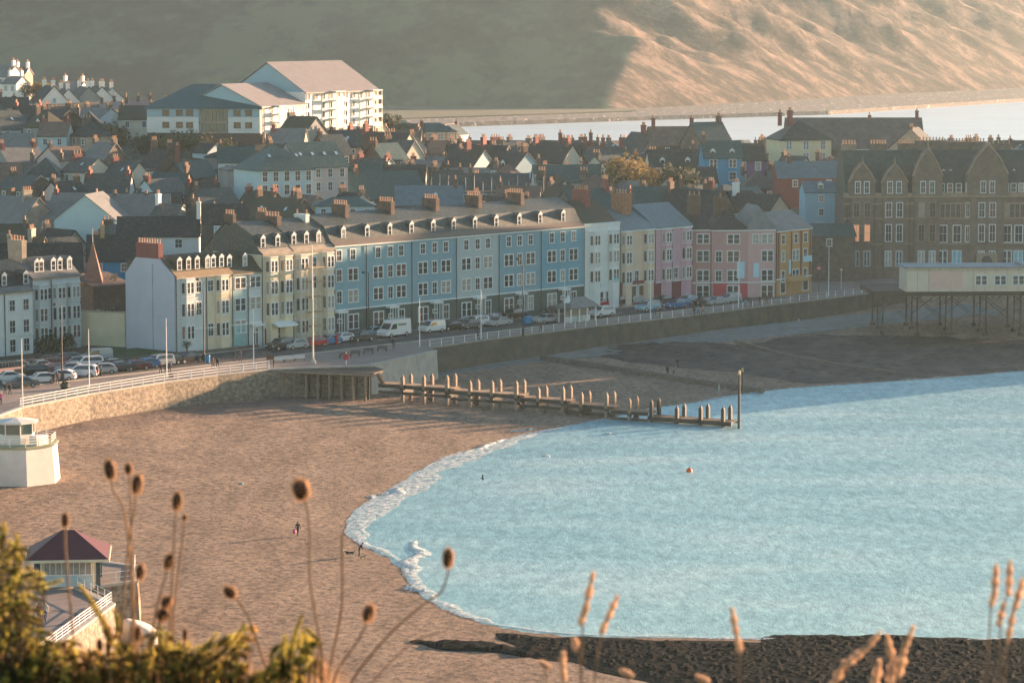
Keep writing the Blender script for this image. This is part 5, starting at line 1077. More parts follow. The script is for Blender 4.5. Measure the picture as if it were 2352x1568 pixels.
def car(kind,color,p,rz,label,name=None,cat='car',group=None):
    L_,W_,lo,up=PROF[kind]; m=PT[color]; t=thing(name or 'parked_car',label,cat,p,rz,group); t.scale=(1.16,1.12,1.12)
    def get(key,fn):
        if key not in CM: CM[key]=fn()
        return CM[key]
    def body():
        mb=MB(); h=W_/2
        def sec(pr,h0,h1=None):
            h1=h1 or h0; zs=[q[1] for q in pr]; z0=min(zs); z1=max(zs); n_=len(pr)
            f=lambda q:h0+(h1-h0)*((q[1]-z0)/(z1-z0+1e-6))
            if sum(pr[i][0]*pr[(i+1)%n_][1]-pr[(i+1)%n_][0]*pr[i][1] for i in range(n_))<0: pr=pr[::-1]
            vs=[(x,-f((x,z)),z) for x,z in pr]+[(x,f((x,z)),z) for x,z in pr]
            mb.add(vs,[tuple(range(n_)),tuple(range(2*n_-1,n_-1,-1))]+[((i+1)%n_,i,n_+i,n_+(i+1)%n_) for i in range(n_)])
        sec(lo,h); sec(up,h-.02,h-.20 if kind not in('van','smallvan') else h-.08)
        me=mb.mesh('body',m); return me
    bo=link(get((kind,color),body),'body',t)
    def glass():
        mb=MB(); h=W_/2; pan=kind in('van','smallvan'); u2=[q for q in up]
        if pan: sp=[(up[0][0]+.25,up[0][1]+.05),(up[1][0]+.12,up[1][1]-.15),(up[1][0]+1.0,up[1][1]-.15),(up[1][0]+1.0,up[0][1]+.05)]
        else: sp=inset_side(up,.82)
        z0=min(q[1] for q in up); z1=max(q[1] for q in up)
        for s in(-1,1):
            f=lambda z:(h-.02-(.18 if not pan else .06)*((z-z0)/(z1-z0)))+.012
            vs=[(x,s*f(z),z) for x,z in sp]+[(x,s*(f(z)-.03),z) for x,z in sp]; n_=len(sp)
            mb.add(vs,[tuple(range(n_)) if s<0 else tuple(range(n_-1,-1,-1))]+[(i,(i+1)%n_,n_+(i+1)%n_,n_+i) for i in range(n_)])
        return mb.mesh('side_glass',cglass)
    link(get((kind,'g'),glass),'side_glass',t)
    def ws():
        mb=MB(); a=Vector((up[0][0],0,up[0][1])); b_=Vector((up[1][0],0,up[1][1])); n=Vector((-(b_-a).z,0,(b_-a).x)).normalized()*.015
        a2=a.lerp(b_,.08)+n; b2=a.lerp(b_,.92)+n; ha=W_/2-.12; hb=W_/2-.26
        vs=[(a2.x,-ha,a2.z),(a2.x,ha,a2.z),(b2.x,hb,b2.z),(b2.x,-hb,b2.z)]; mb.add(vs,[(0,3,2,1)]); 
        return mb.mesh('windscreen',cglass)
    link(get((kind,'w'),ws),'windscreen',t)
    if kind not in('van',):
        def rw():
            mb=MB(); a=Vector((up[-1][0],0,up[-1][1])); b_=Vector((up[-2][0],0,up[-2][1])); n=Vector(((b_-a).z,0,-(b_-a).x)).normalized()*.015
            a2=a.lerp(b_,.12)+n; b2=a.lerp(b_,.9)+n; ha=W_/2-.18; hb=W_/2-.3
            mb.add([(a2.x,-ha,a2.z),(a2.x,ha,a2.z),(b2.x,hb,b2.z),(b2.x,-hb,b2.z)],[(0,1,2,3)]); return mb.mesh('rear_window',cglass)
        link(get((kind,'r'),rw),'rear_window',t)
    wr=.31 if kind not in('van','suv') else .36
    def wh(): 
        mb=MB(); mb.cyl((0,-.1,0),(0,.1,0),wr,wr,16); return mb.mesh('wheel',tyre)
    def rm(): return MB().cyl((0,-.115,0),(0,.115,0),wr*.6,wr*.6,10).mesh('rim',rim)
    for x in (-L_*.31,L_*.31):
        for y in (-W_/2+.08,W_/2-.08): w_=link(get(('wh',wr),wh),'wheel',t,(x,y,wr)); link(get(('rim',wr),rm),'rim',w_)
    zl=lo[1][1]-.08
    def hl(): return MB().box(-.03,.04,-.16,.16,-.09,.09).mesh('headlight',hlm)
    def tl(): return MB().box(-.03,.03,-.12,.12,-.13,.13).mesh('tail_light',tlm)
    for y in (-W_/2+.24,W_/2-.24): link(get('hl',hl),'headlight',t,(-L_/2,y,zl)); link(get('tl',tl),'tail_light',t,(L_/2,y,zl+.05))
    return t
RD=LROT+PI   # bonnet (local -x) toward lower-left by default uses LROT
cars=[('suv','dark',11,858,-.5,'dark car half hidden at the far left edge of the back row'),
('hatch','cream',36,852,-.5,'cream sunlit hatchback in the back row at the far left'),
('hatch','maroon',64,848,-.5,'maroon hatchback between the cream and white ones in the back row'),
('saloon','white',90,850,-.3,'bright white saloon in the back row, left of the dark street lamp'),
('suv','maroon',116,843,-.4,'dark maroon tall car right of the white saloon, back row'),
('suv','grey',147,838,-.5,'grey tall car just behind the dark street lamp'),
('hatch','silver',174,842,-.6,'silver hatchback with sun glinting, middle of the left back row'),
('suv','white',200,846,-.5,'white tall car catching red sunlight in the left back row'),
('smallvan','silver',222,830,-.5,'silver small van at the back right of the left car park'),
('saloon','grey',48,889,-.5,'grey saloon in the front row nearest the left edge'),
('hatch','white',94,880,-.4,'white hatchback in the front row, second from the left edge'),
('hatch','white',140,873,-.9,'white hatchback in the front row beside the dark street lamp'),
('suv','white',186,866,-.9,'bright white tall car in the front row behind the second flagpole'),
('hatch','silver',234,858,-.6,'silver hatchback at the right end of the front row'),
('saloon','dark',272,853,-.2,'dark estate car parked right of the front row'),
('hatch','blue',335,846,-.2,'dark blue hatchback alone between the dark estate and the flagpole'),
('hatch','dark',385,837,-.1,'small dark hatchback behind the third flagpole'),
('saloon','black',432,832,.0,'black saloon left of the lamp before the cream end houses'),
('suv','black',72,866,-.6,'black tall car between the two rows at the left'),('hatch','silver',160,857,-.7,'silver hatchback squeezed between the two rows behind the white tall car'),
('saloon','maroon',308,850,-.2,'maroon saloon right of the dark estate car'),('hatch','grey',255,848,-.4,'small grey hatchback between the rows right of the silver van'),('saloon','white',18,876,-.5,'white saloon just inside the left edge, front row'),
('suv','silver',364,842,-.1,'silver tall car left of the third flagpole'),('hatch','maroon',882,765,0,'maroon hatchback glimpsed behind the big white van'),('saloon','grey',1112,742,0,'grey saloon in the second row above the white tall car'),
('suv','grey',1336,716,0,'grey tall car behind the right end of the shelter'),('hatch','silver',1455,698,0,'silver hatchback in the far row before the peach house'),('hatch','maroon',1404,700,0,'maroon hatchback left of the black tall car in the far row'),('saloon','silver',1645,700,0,'silver saloon left of the silver tall car by the corner building'),('hatch','grey',1078,762-8,0,'grey hatchback between the silver saloon and the white tall car'),
('suv','black',646,803,0,'black tall car in front of the cafe awning'),
('hatch','silver',678,801,0,'silver hatchback with dazzling sunlit bonnet before the cream houses'),
('hatch','red',722,796,0,'bright red hatchback behind the tall flagpole'),
('hatch','blue',756,791,0,'blue hatchback left of the red post box'),
('hatch','white',785,786,0,'white hatchback right of the red post box'),
('saloon','dark',828,783,0,'dark saloon left of the lamp beside the big white van'),
('hatch','paleblue',856,772,0,'pale blue hatchback just left of the big white van'),
('saloon','black',1035,757,0,'black saloon right of the small white van'),
('saloon','silver',1062,752,0,'silver saloon in front of the pale grey terrace house'),
('suv','white',1093,750,0,'white tall car left of the sixth flagpole'),
('hatch','white',1135,733,0,'white hatchback in the second row behind the sixth flagpole'),
('saloon','silver',1146,748,0,'silver saloon right of the sixth flagpole'),
('suv','black',1180,733,0,'long black car before the strong blue house'),
('hatch','white',1218,722,0,'white hatchback directly above the blue bin'),
('saloon','silver',1254,741,0,'silver saloon between the blue bin and the shelter'),
('hatch','black',1275,722,0,'black hatchback partly hidden by the left end of the shelter'),
('suv','white',1383,727,0,'white tall car just right of the seafront shelter'),
('hatch','red',1380,706,0,'red hatchback in the far row before the white bay windowed house'),
('suv','black',1424,702,0,'black tall car before the peach house'),
('suv','paleblue',1488,714,0,'pale blue tall car behind the flagpole before the peach house'),
('saloon','dark',1522,698,0,'dark saloon before the left lilac pink house'),
('saloon','blue',1553,707,0,'bright blue saloon in front of the lilac pink pair'),
('hatch','paleblue',1580,698,0,'pale blue hatchback right of the bright blue saloon'),
('saloon','black',1616,701,0,'black saloon behind the group of walkers'),
('suv','silver',1676,696,0,'silver tall car before the crimson panelled corner building')]
for k,c,u,v,a,lb in cars: car(k,c,G(u,v,5.01),LROT+a,lb,group='cars parked along the seafront')
t=car('van','white',G(905,773,5.01),LROT+.1,'big white high roofed van with a green and grey logo on its side','van','van')
# logo panel: green square and grey lettering bar on the near side
MB().box(-.2,.15,-1.0,-.975,1.75,2.15).build('logo',mat('logo_green',(.03,.42,.12),.5,0),t)
mb=MB(); 
for i in range(8): mb.box(.25+i*.2,.38+i*.2,-.995,-.975,1.72+.02*(i%2),2.1-.03*(i%3))
mb.build('lettering',mat('logo_grey',(.12,.16,.16),.5,0),t)
car('smallvan','white',G(992,763,5.01),LROT,'small white van behind the slim flagpole in front of the terrace','van','van')
# ================= STREET FURNITURE =================
t=thing('post_box','red pillar post box at the kerb in front of the cream scaffolded house','post box',G(773,791,5.02)); MB().cyl((0,0,0),(0,0,1.45),.26,.26,12).build('body',PT['red'],t); MB().lathe([(.3,0),(.3,.08),(.2,.2),(.02,.26)],(0,0,1.45),12).build('cap',PT['red'],t)
t=thing('waste_bin','large bright blue wheeled bin by the promenade cars','bin',G(1211,744,5.02),LROT); mb=MB(); mb.prism([(-.65,-.5),(.65,-.5),(.7,.5),(-.7,.5)],.15,1.25); mb.build('body',mat('bin_blue',(.005,.20,.42),.4,.05,1),t); MB().ext([(-.56,1.25),(.56,1.25),(.5,1.4),(-.4,1.45)],-.74,.74).build('lid',mat('bin_blue',(.005,.2,.42)),t)
t=thing('life_ring','red lifebuoy housing on a post at the edge of the bastion','lifebuoy',G(795,836,5.1)); 
mb=MB(); n_=16
for i in range(n_):
    a=i*2*PI/n_; b_=(i+1)*2*PI/n_; mb.cyl((.38*math.cos(a),0,1.15+.38*math.sin(a)),(.38*math.cos(b_),0,1.15+.38*math.sin(b_)),.16,.16,6)
mb.cyl((0,.02,1.15),(0,.12,1.15),.38,.38,16); mb.build('ring',PT['red'],t); MB().box(-.08,.08,.1,.22,-.1,1.9).build('post',metal_w,t)
t=thing('notice_board','brown two legged notice board beside the railing left of the bastion','notice board',G(621,843,5.05),R(10)); MB().box(-.6,.6,-.05,.05,1.2,1.9).build('panel',mat('brown_board',(.12,.05,.035),.7,.1,1),t)
for x in (-.5,.5): MB().box(x-.05,x+.05,-.04,.04,0,1.95).build('leg',timber,t)
def bench(p,rz,label,m=trim,group=None):
    t=thing('bench',label,'bench',p,rz,group); mb=MB()
    for y in (-.22,-.07,.08): mb.box(-.85,.85,y,y+.12,.42,.46)
    mb.build('seat',m,t); mb=MB()
    for z in (.55,.7,.85): mb.box(-.85,.85,.22,.26,z,z+.1)
    mb.build('backrest',m,t)
    for x in (-.75,.75): MB().box(x-.04,x+.04,-.2,.26,0,.42).build('leg',metal_d,t)
for i,(u,lb) in enumerate(((640,'white bench on the bastion, leftmost of three'),(664,'white bench on the bastion, middle of three'),(688,'white bench on the bastion, rightmost of three by the tall flagpole'))): bench(G(u,832-i*2,5.02),R(12)+PI,lb,group='white benches on the bastion')
for (u,v,lb) in ((790,822,'dark bench on the bastion left of the life ring'),(815,818,'dark bench on the bastion above the life ring'),(846,812,'dark bench near the right end of the bastion'),(877,806,'dark bench farthest right on the bastion')): bench(G(u,v,5.02),R(25)+PI,lb,timber,group='dark benches on the bastion')
t=thing('planter','round dark planter on the paving beside the left railing','planter',G(149,893,5.02)); MB().lathe([(.55,0),(.7,.35),(.68,.75),(.5,.75)],n=14).build('pot',metal_d,t); mb=MB()
for i in range(260):
    d=Vector((rnd.gauss(0,1),rnd.gauss(0,1),abs(rnd.gauss(0,1)))).normalized()*rnd.uniform(.2,.55); a=Vector((rnd.gauss(0,1),rnd.gauss(0,1),rnd.gauss(0,1))).normalized()*.08; b_=a.orthogonal().normalized()*.08; q=d+Vector((0,0,.7)); mb.add([q+a,q+b_,q-a,q-b_],[(0,1,2,3)])
mb.build('foliage',lv_g,t)
t=thing('waste_bin','small bright blue bin right of the black saloon on the left road','bin',G(477,832,5.02),0); MB().lathe([(.35,0),(.4,1.0),(.36,1.15)],n=12).build('body',mat('bin_blue',(.005,.2,.42)),t); MB().lathe([(.4,0),(.25,.18),(.02,.22)],(0,0,1.15),12).build('lid',metal_d,t)
t=thing('planter','low dark round bin further along the left promenade paving','planter',G(394//1,866,5.02)); MB().lathe([(.4,0),(.45,.5),(.3,.55)],n=12).build('pot',metal_d,t); t['label']='low dark round planter by the third flagpole'
p=G(1583,1083,0); t=thing('buoy','small round orange buoy floating in the middle of the bay','buoy',p); MB().lathe([(.05,-.3),(.35,-.1),(.42,.15),(.3,.42),(.08,.52)],n=14).build('float',mat('buoy_orange',(.75,.12,.04),.4,0),t,smooth=True); MB().cyl((0,0,.5),(0,0,.75),.05,.03,6).build('eye',metal_d,t)
p=G(553,1112,2.2); t=thing('litter_bag','scrap of teal plastic lying on the open sand','litter',p); mb=MB(); mb.lathe([(.02,0),(.35,.02),(.3,.14),(.12,.22),(.02,.2)],n=9); mb.v=[(a+.1*nz(a*5,b_*5,c),b_*.6+.1*nz(a*4,b_*6,c+3),c) for a,b_,c in mb.v]; mb.build('sheet',mat('teal_plastic',(.02,.28,.30),.4,.1,3),t)
# ================= RED ROOFED SHELTER (lower left) =================
redroof=mat('red_felt_roof',(.085,.018,.024),.55,.12,1); dkblue=mat('dark_blue_paint',(.02,.055,.08),.45,.05,1)
p=G(158,1337,5.03); t=thing('red_roofed_shelter','square promenade shelter with a maroon red hipped roof, white fascia and dark corner posts','shelter',p,R(6)); sW=6.0; sD=6.0
rb=MB(); rb.add([(-4.1,-4.1,2.95),(4.1,-4.1,2.95),(4.1,4.1,2.95),(-4.1,4.1,2.95),(-.6,0,5.3),(.6,0,5.3)],[(0,1,5,4),(1,2,5),(2,3,4,5),(3,0,4),(3,2,1,0)]); ro=rb.build('roof',redroof,t)
MB().cyl((0,0,5.2),(0,0,6.3),.07,.02,6).build('finial',metal_w,ro)
mb=MB(); mb.box(-4.15,4.15,-4.15,-4.05,2.72,2.98); mb.box(-4.15,4.15,4.05,4.15,2.72,2.98); mb.box(-4.15,-4.05,-4.05,4.05,2.72,2.98); mb.box(4.05,4.15,-4.05,4.05,2.72,2.98); mb.build('fascia',cream2,t)
for x in (-3,3):
    for y in (-3,3): MB().box(x-.22,x+.22,y-.22,y+.22,0,2.8).build('post',dkblue,t)
for x in (-2.55,2.55): MB().box(x-.07,x+.07,-3.1,-2.96,0,2.8).build('white_post',metal_w,t)
mb=MB(); mb.box(-2.8,2.8,-.1,.1,0,2.7); mb.box(-.1,.1,-2.6,2.6,0,2.7); mb.build('screen_wall',cream2,t)
mb=MB(); mb.box(-2.3,2.3,-3.02,-2.94,1.35,2.6); mb.build('window',glassc,t); mb=MB()
for i in range(9): mb.box(-2.3+i*.575,-2.24+i*.575,-3.06,-2.93,1.3,2.65)
mb.box(-2.4,2.4,-3.06,-2.93,2.6,2.7); mb.box(-2.4,2.4,-3.06,-2.93,1.25,1.35); mb.build('window_frame',metal_w,t); MB().box(-2.4,2.4,-3.0,-2.94,.1,1.25).build('lower_panel',mat('pale_blue_panel',(.40,.50,.52),.6,.05,1),t)
mb=MB(); mb.box(-2.4,2.4,-1.0,-.5,.42,.5); mb.build('bench_seat',wood_l,t)
pvm=mat('dark_paving_band',(.10,.10,.105),.9,.15,1)
c=G(70,1420,5.0); mb=MB(); vs=[]
for i in range(28):
    a=-1.2+i*.09; vs+=[(c.x+4.0*math.cos(a),c.y+4.0*math.sin(a),5.006),(c.x+4.7*math.cos(a),c.y+4.7*math.sin(a),5.006)]
mb.add(vs,[(2*i,2*i+1,2*i+3,2*i+2) for i in range(27)]); tag(mb.build('paving_band',pvm),kind='structure')
# bright concrete apron block under the lookout
p=G(322,1425,2.5); t=thing('concrete_ramp','rounded pale concrete block at the foot of the stepped lookout','ramp',(p.x,p.y,1.2)); mb=MB(); mb.lathe([(1.7,-1),(1.7,.5),(1.6,.85),(1.3,1.05),(.3,1.1)],n=20); mb.v=[(a,b_*.8,c-(.35*a if c>0 else 0)) for a,b_,c in mb.v]; mb.build('block',mat('bright_concrete',(.62,.57,.50),.8,.1,1),t,smooth=True)
# ================= WHITE LOOKOUT (left edge) =================
wl=mat('lookout_paint',(.66,.64,.58),.7,.08,.6); p=G(22,1088,2.0); t=thing('lookout_kiosk','white octagonal lookout kiosk on a flared concrete drum at the left edge of the beach','kiosk',(p.x,p.y+5.5,0),R(22.5))
zd=A(60,1030,p.y).z
MB().lathe([(5.9,-.5),(5.5,zd-.5),(5.45,zd-.15)],n=8).build('drum',wl,t); MB().lathe([(5.7,zd-.15),(5.75,zd+.05)],n=8).build('deck',mat('mossy_concrete',(.30,.32,.20),.85,.2,1),t)
MB().lathe([(2.5,zd+.05),(2.5,zd+1.3)],n=8).build('cabin_wall',wl,t); MB().lathe([(2.4,zd+1.3),(2.4,zd+2.7)],n=8).build('cabin_window',mat('green_glass',(.07,.11,.10)),t); MB().lathe([(3.0,zd+2.7),(3.0,zd+2.95),(.2,zd+3.3)],n=8).build('roof',wl,t)
mb=MB()
for i in range(8): a=i*PI/4; mb.cyl((2.5*math.cos(a),2.5*math.sin(a),zd+1.3),(2.5*math.cos(a),2.5*math.sin(a),zd+2.7),.1,.1,6)
mb.build('window_post',wl,t)
mb=MB()
for i in range(16): a=i*PI/8; r=5.3 if i%2==0 else 5.3*math.cos(PI/8); mb.cyl((r*math.cos(a),r*math.sin(a),zd+.05),(r*math.cos(a),r*math.sin(a),zd+1.15),.06,.06,5)
mb.build('railing_post',metal_w,t)
for z in (.45,.8,1.15):
    mb=MB()
    for i in range(8): a=i*PI/4; b_=(i+1)*PI/4; mb.cyl((5.3*math.cos(a),5.3*math.sin(a),zd+z),(5.3*math.cos(b_),5.3*math.sin(b_),zd+z),.045,.045,5)
    mb.build('rail',metal_w,t)
a=R(-30-22.5); MB().box(3.2,4.4,-1.2,1.2,zd+.05,zd+1.25,X=Matrix.Rotation(a,4,'Z')).build('storage_box',wl,t)
# ================= PEOPLE =================
skin=mat('skin',(.42,.25,.18),.6,0); hairm={k:mat('hair_'+k,c,.8,0) for k,c in (('dark',(.02,.015,.012)),('brown',(.09,.05,.03)),('grey',(.3,.29,.28)),('fair',(.32,.22,.12)))}
CL={}
def cloth(c): 
    k=tuple(round(x,3) for x in c)
    if k not in CL: CL[k]=mat('cloth_%d'%len(CL),c,.9,.15,6)
    return CL[k]
TSC=None
def skin_mesh(verts,edges,radii,mats,assign,root=0,sub=1):
    global TSC
    me=bpy.data.meshes.new('sk'); me.from_pydata(verts,edges,[]); o=bpy.data.objects.new('sk',me); TSC=TSC or bpy.data.scenes.new('tmp'); TSC.collection.objects.link(o)
    sm_=o.modifiers.new('s','SKIN'); sm_.use_smooth_shade=True
    for i,r in enumerate(radii): me.skin_vertices[0].data[i].radius=(r,r) if not hasattr(r,'__len__') else r
    me.skin_vertices[0].data[root].use_root=True
    s2=o.modifiers.new('u','SUBSURF'); s2.levels=sub; s2.render_levels=sub
    TSC.view_layers[0].update(); dg=TSC.view_layers[0].depsgraph; nm=bpy.data.meshes.new_from_object(o.evaluated_get(dg)); bpy.data.objects.remove(o); bpy.data.meshes.remove(me)
    nm.materials.clear()
    for m_ in mats: nm.materials.append(m_)
    for f in nm.polygons: f.material_index=assign(f.center); f.use_smooth=True
    return nm
def person(p,rz,label,top,legs,hair='dark',pose='walk',h=1.74,longcoat=False,hat=None,group=None,arm=.25):
    s=h/1.74; st=.22 if pose=='walk' else .05; bend=.35 if pose=='bend' else 0
    V=[(0,0,.95),(0,-.02-bend*.3,1.15),(0,-.02-bend*.8,1.38-bend*.1),(0,-.03-bend*1.1,1.50-bend*.15),(0,-.05-bend*1.2,1.60-bend*.2),(0,-.06-bend*1.25,1.69-bend*.22)]
    Rr=[(.15,.11),(.14,.105),(.17,.11),(.055,.055),(.085,.095),(.07,.08)]; E=[(0,1),(1,2),(2,3),(3,4),(4,5)]
    def add(v,r,par): V.append(v); Rr.append(r); E.append((par,len(V)-1)); return len(V)-1
    sh=V[2]
    for sgn in (-1,1):
        k=sgn*st
        a=add((sgn*.10,0,.88),(.105,.105),0); a=add((sgn*.10,-k*.5-.03,.50),(.07,.07),a); a=add((sgn*.10,-k+ (.08 if k<0 else .0),.09),(.045,.05),a); add((sgn*.10,-k-.12+(.08 if k<0 else 0),.04),(.045,.035),a)
        b_=add((sgn*.19,sh[1],sh[2]+.03),(.07,.07),2); b_=add((sgn*.24,sh[1]+k*arm*1.6,sh[2]-.27),(.052,.052),b_); b_=add((sgn*.25,sh[1]+k*arm*2-.06-bend*.2,sh[2]-.50),(.038,.038),b_)
        hd=add((sgn*.25,sh[1]+k*arm*2-.09-bend*.2,sh[2]-.59),(.04,.026),b_)
        for q in range(5): add((sgn*(.25-.02*(q==4)),sh[1]+k*arm*2-.125+.02*q-bend*.2,sh[2]-.68+.03*(q==4)),(.009,.009),hd)
    V=[(x*s,y*s,z*s) for x,y,z in V]
    zt=(V[3][2]-.02); zh=.93*s if not longcoat else .62*s; wr=V[2][2]-.52*s
    def asg(c):
        if c.z>zt: return 0
        if abs(c.x)>.19*s: return 0 if c.z<wr else 1
        if c.z>zh: return 1
        return 2 if c.z>.10*s else 3
    me=skin_mesh(V,E,Rr,[skin,cloth(top),cloth(legs),cloth((.02,.02,.02))],asg)
    o=link(me,'person',None,p,rz); tag(o,label,'person',group)
    hz_=V[4]; mb=MB(); X=Matrix.Identity(4); prof=[(.02,.135),(.075,.115),(.108,.05),(.112,-.01),(.10,-.06 if hair!='fair' else -.14)]
    n_=10; vs=[]
    for r,z in prof:
        for i in range(n_):
            a=i*2*PI/n_; fr=math.sin(a)<-.3; rr=r*(.55 if (fr and z<.06) else 1); vs.append((hz_[0]+rr*math.cos(a)*.92,hz_[1]+.015+rr*math.sin(a),hz_[2]+z+(.04 if (fr and z<.06) else 0)))
    mb.add(vs,[(k*n_+i,k*n_+(i+1)%n_,(k+1)*n_+(i+1)%n_,(k+1)*n_+i) for k in range(len(prof)-1) for i in range(n_)]+[tuple(range(n_-1,-1,-1))])
    mb.build('hat' if hat else 'hair',cloth(hat) if hat else hairm[hair],o,smooth=True)
    # face details
    f=MB(); y0=hz_[1]-.092*s
    f.box(-.012,.012,y0-.02,y0+.02,hz_[2]-.03,hz_[2]+.0); 
    f.build('nose',skin,o); 
    for q in (-.032,.032): MB().box(q-.01,q+.01,y0-.002,y0+.012,hz_[2]+.002,hz_[2]+.012).build('eye',metal_d,o)
    return o
BK=(.015,.017,.022); NV=(.02,.04,.09); DK=(.03,.03,.035); BR=(.10,.05,.035); GRc=(.2,.2,.2); WH=(.6,.6,.58); JE=(.05,.08,.14); RDc=(.35,.02,.03); TN=(.35,.26,.17); TL=(.03,.25,.32)
pe=person(G(684,1230,beach_z(*G(684,1230,1.2).to_2d())),R(150),'person in dark clothes walking on the sand with a pink bag',DK,DK,'brown')
pg=G(677,1222,2.2); t=thing('carrier_bag','pink carrier bag held by the lone walker on the sand','bag',Vector(pe.location)+Vector((-.40,-.05,.28))); MB().lathe([(.06,0),(.2,.05),(.22,.3),(.14,.5),(.05,.52)],n=8).build('bag',mat('pink_plastic',(.55,.06,.22),.5,0),t); MB().cyl((-.05,0,.5),(.06,0,.62),.012,.012,5).build('handle',mat('pink_plastic',(.55,.06,.22)),t)
pw=person(G(825,1277,beach_z(*G(825,1277,.3).to_2d())),R(100),'dark coated person bending toward dogs at the water edge',BK,DK,'dark','bend',1.66)
def dog(p,rz,label,col,col2,s=1.0,name='dog'):
    V=[(0,0,.50),(.32,0,.50),(-.30,0,.52),(-.48,0,.66),(-.60,0,.72),(-.76,0,.68),(.46,0,.54),(.62,0,.70)]; Rr=[(.12,.13),(.11,.12),(.14,.16),(.08,.09),(.075,.075),(.035,.035),(.04,.04),(.02,.02)]
    E=[(0,1),(0,2),(2,3),(3,4),(4,5),(1,6),(6,7)]
    def add(v,r,par): V.append(v); Rr.append(r); E.append((par,len(V)-1)); return len(V)-1
    for y,k in ((-.09,.06),(.09,-.06)):
        a=add((-.30,y,.36),(.055,.055),2); a=add((-.30+k,y,.18),(.035,.035),a); a=add((-.30+k*1.4,y,.04),(.03,.03),a); add((-.36+k*1.4,y,.02),(.03,.02),a)
        a=add((.34,y,.38),(.07,.07),1); a=add((.28+k,y,.26),(.045,.045),a); a=add((.42+k,y,.16),(.03,.03),a); a=add((.38+k,y,.04),(.028,.028),a); add((.33+k,y,.02),(.028,.02),a)
    V=[(x*s,y*s,z*s) for x,y,z in V]; Rr=[(a*s,b_*s) for a,b_ in Rr]
    me=skin_mesh(V,E,Rr,[cloth(col),cloth(col2)],lambda c:1 if (c.z<.3*s or c.x<-.62*s) else 0); o=link(me,name,None,p,rz); tag(o,label,'dog')
    for y in (-.05,.05): MB().add([(-.56*s,y*s,.78*s),(-.50*s,y*s*1.8,.78*s),(-.53*s,y*s*2.0,.64*s),(-.54*s,y*s,.80*s)],[(0,1,2),(0,2,3),(0,3,1),(1,3,2)]).build('ear',cloth(col),o)
    return o
g=G(803,1273,.3); dog(Vector((g.x,g.y,beach_z(g.x,g.y))),R(15),'black and white dog facing left beside the person at the water edge',BK,WH,1.0)
g=G(834,1279,.3); dog(Vector((g.x,g.y,beach_z(g.x,g.y))),R(200),'small tan dog at the feet of the bending person',TN,TN,.75)
g=G(796,1268,.3); dog(Vector((g.x-.3,g.y+.8,beach_z(g.x,g.y))),R(60),'small pale dog behind the black and white dog on the sand',WH,TN,.6)
ppl=[(90,1427,5.01,BR,DK,'dark','walking couple member in brown coat on the lower left promenade','stand',170),(104,1427,5.01,(.5,.45,.4),JE,'fair','walking couple member in pale jacket on the lower left promenade','walk',175),
(538,831,5.02,BK,DK,'dark','left one of two dark dressed walkers near the narrow pale houses','walk',200),(552,832,5.02,NV,DK,'brown','right one of two dark dressed walkers near the narrow pale houses','walk',30),
(904,801,5.02,BK,DK,'dark','lone dark figure standing in front of the big white van','stand',0),(1098,782,5.02,NV,DK,'dark','lone walker in navy beside the sixth flagpole','walk',220),
(1242,763,5.02,BR,DK,'brown','walker in brown between the blue bin and the railing','walk',40),(1504,727,5.02,(.03,.12,.2),DK,'dark','person in blue jacket left of a pair before the peach house railing','walk',30),(1517,727,5.02,DK,BK,'grey','person in black right of a pair before the peach house railing','walk',30),
(1594,725,5.02,DK,DK,'dark','dark figure at the left of the group by the silver railing','stand',20),(1604,724,5.02,(.2,.33,.4),JE,'grey','tall person in pale blue coat in the middle of the walking group','walk',30),(1614,723,5.02,(.45,.2,.06),BK,'brown','person in orange brown at the right of the walking group','walk',50),
(1711,708,5.02,TL,JE,'dark','person in teal blue walking before the corner building','walk',30),(1724,704,5.02,NV,DK,'grey','person in navy right of the teal clad walker','walk',200),(1745,700,5.02,BK,BK,'dark','tall dark figure before the pale pink corner house','stand',0),(1761,698,5.02,BR,DK,'brown','person in maroon brown coat before the pale pink corner house','walk',20),
(369,859,5.02,BK,DK,'dark','left of three dark figures by the third flagpole','walk',30),(381,859,5.02,DK,BK,'dark','middle of three dark figures by the third flagpole','stand',0),(390,856,5.02,NV,DK,'brown','right of three dark figures by the third flagpole','walk',200),
(489,846,5.02,BR,DK,'brown','person in brown left of a pair by the small blue bin','walk',40),(500,846,5.02,BK,BK,'dark','person in black right of a pair by the small blue bin','walk',210),
(224,866,5.02,NV,DK,'dark','left of two people standing by the silver hatchback','stand',80),(232,866,5.02,DK,DK,'grey','right of two people standing by the silver hatchback','stand',100),
(123,881,5.02,BK,DK,'dark','left of two people beside the second white hatchback','stand',0),(132,881,5.02,BR,BK,'brown','right of two people beside the second white hatchback','walk',30),
(12,906,5.02,BK,BK,'dark','left of a dark pair walking near the left edge','walk',30),(23,907,5.02,DK,DK,'brown','right of a dark pair walking near the left edge','walk',30),(2,930,5.02,(.5,.1,.25),BK,'fair','person in pink at the very left edge of the promenade','walk',10),
(1533,864,None,BK,DK,'dark','dark figure at the left of the trio on the far sand','stand',30),(1547,864,None,(.15,.18,.2),DK,'grey','stooping grey figure beside the dark one on the far sand','bend',60),(1556,846,None,BK,BK,'dark','dark figure standing farther back on the far sand','stand',0),(1651,908,None,(.4,.42,.42),(.3,.33,.35),'fair','pale dressed figure at the far waterline behind the jetty end','walk',70)]
for (u,v,z,tp,lg,hr,lb,ps,rz) in ppl:
    if z is None: q=G(u,v,.8); z=beach_z(q.x,q.y)
    person(G(u,v,z),R(rz),lb,tp,lg,hr,ps,1.84+rnd.uniform(-.07,.08))
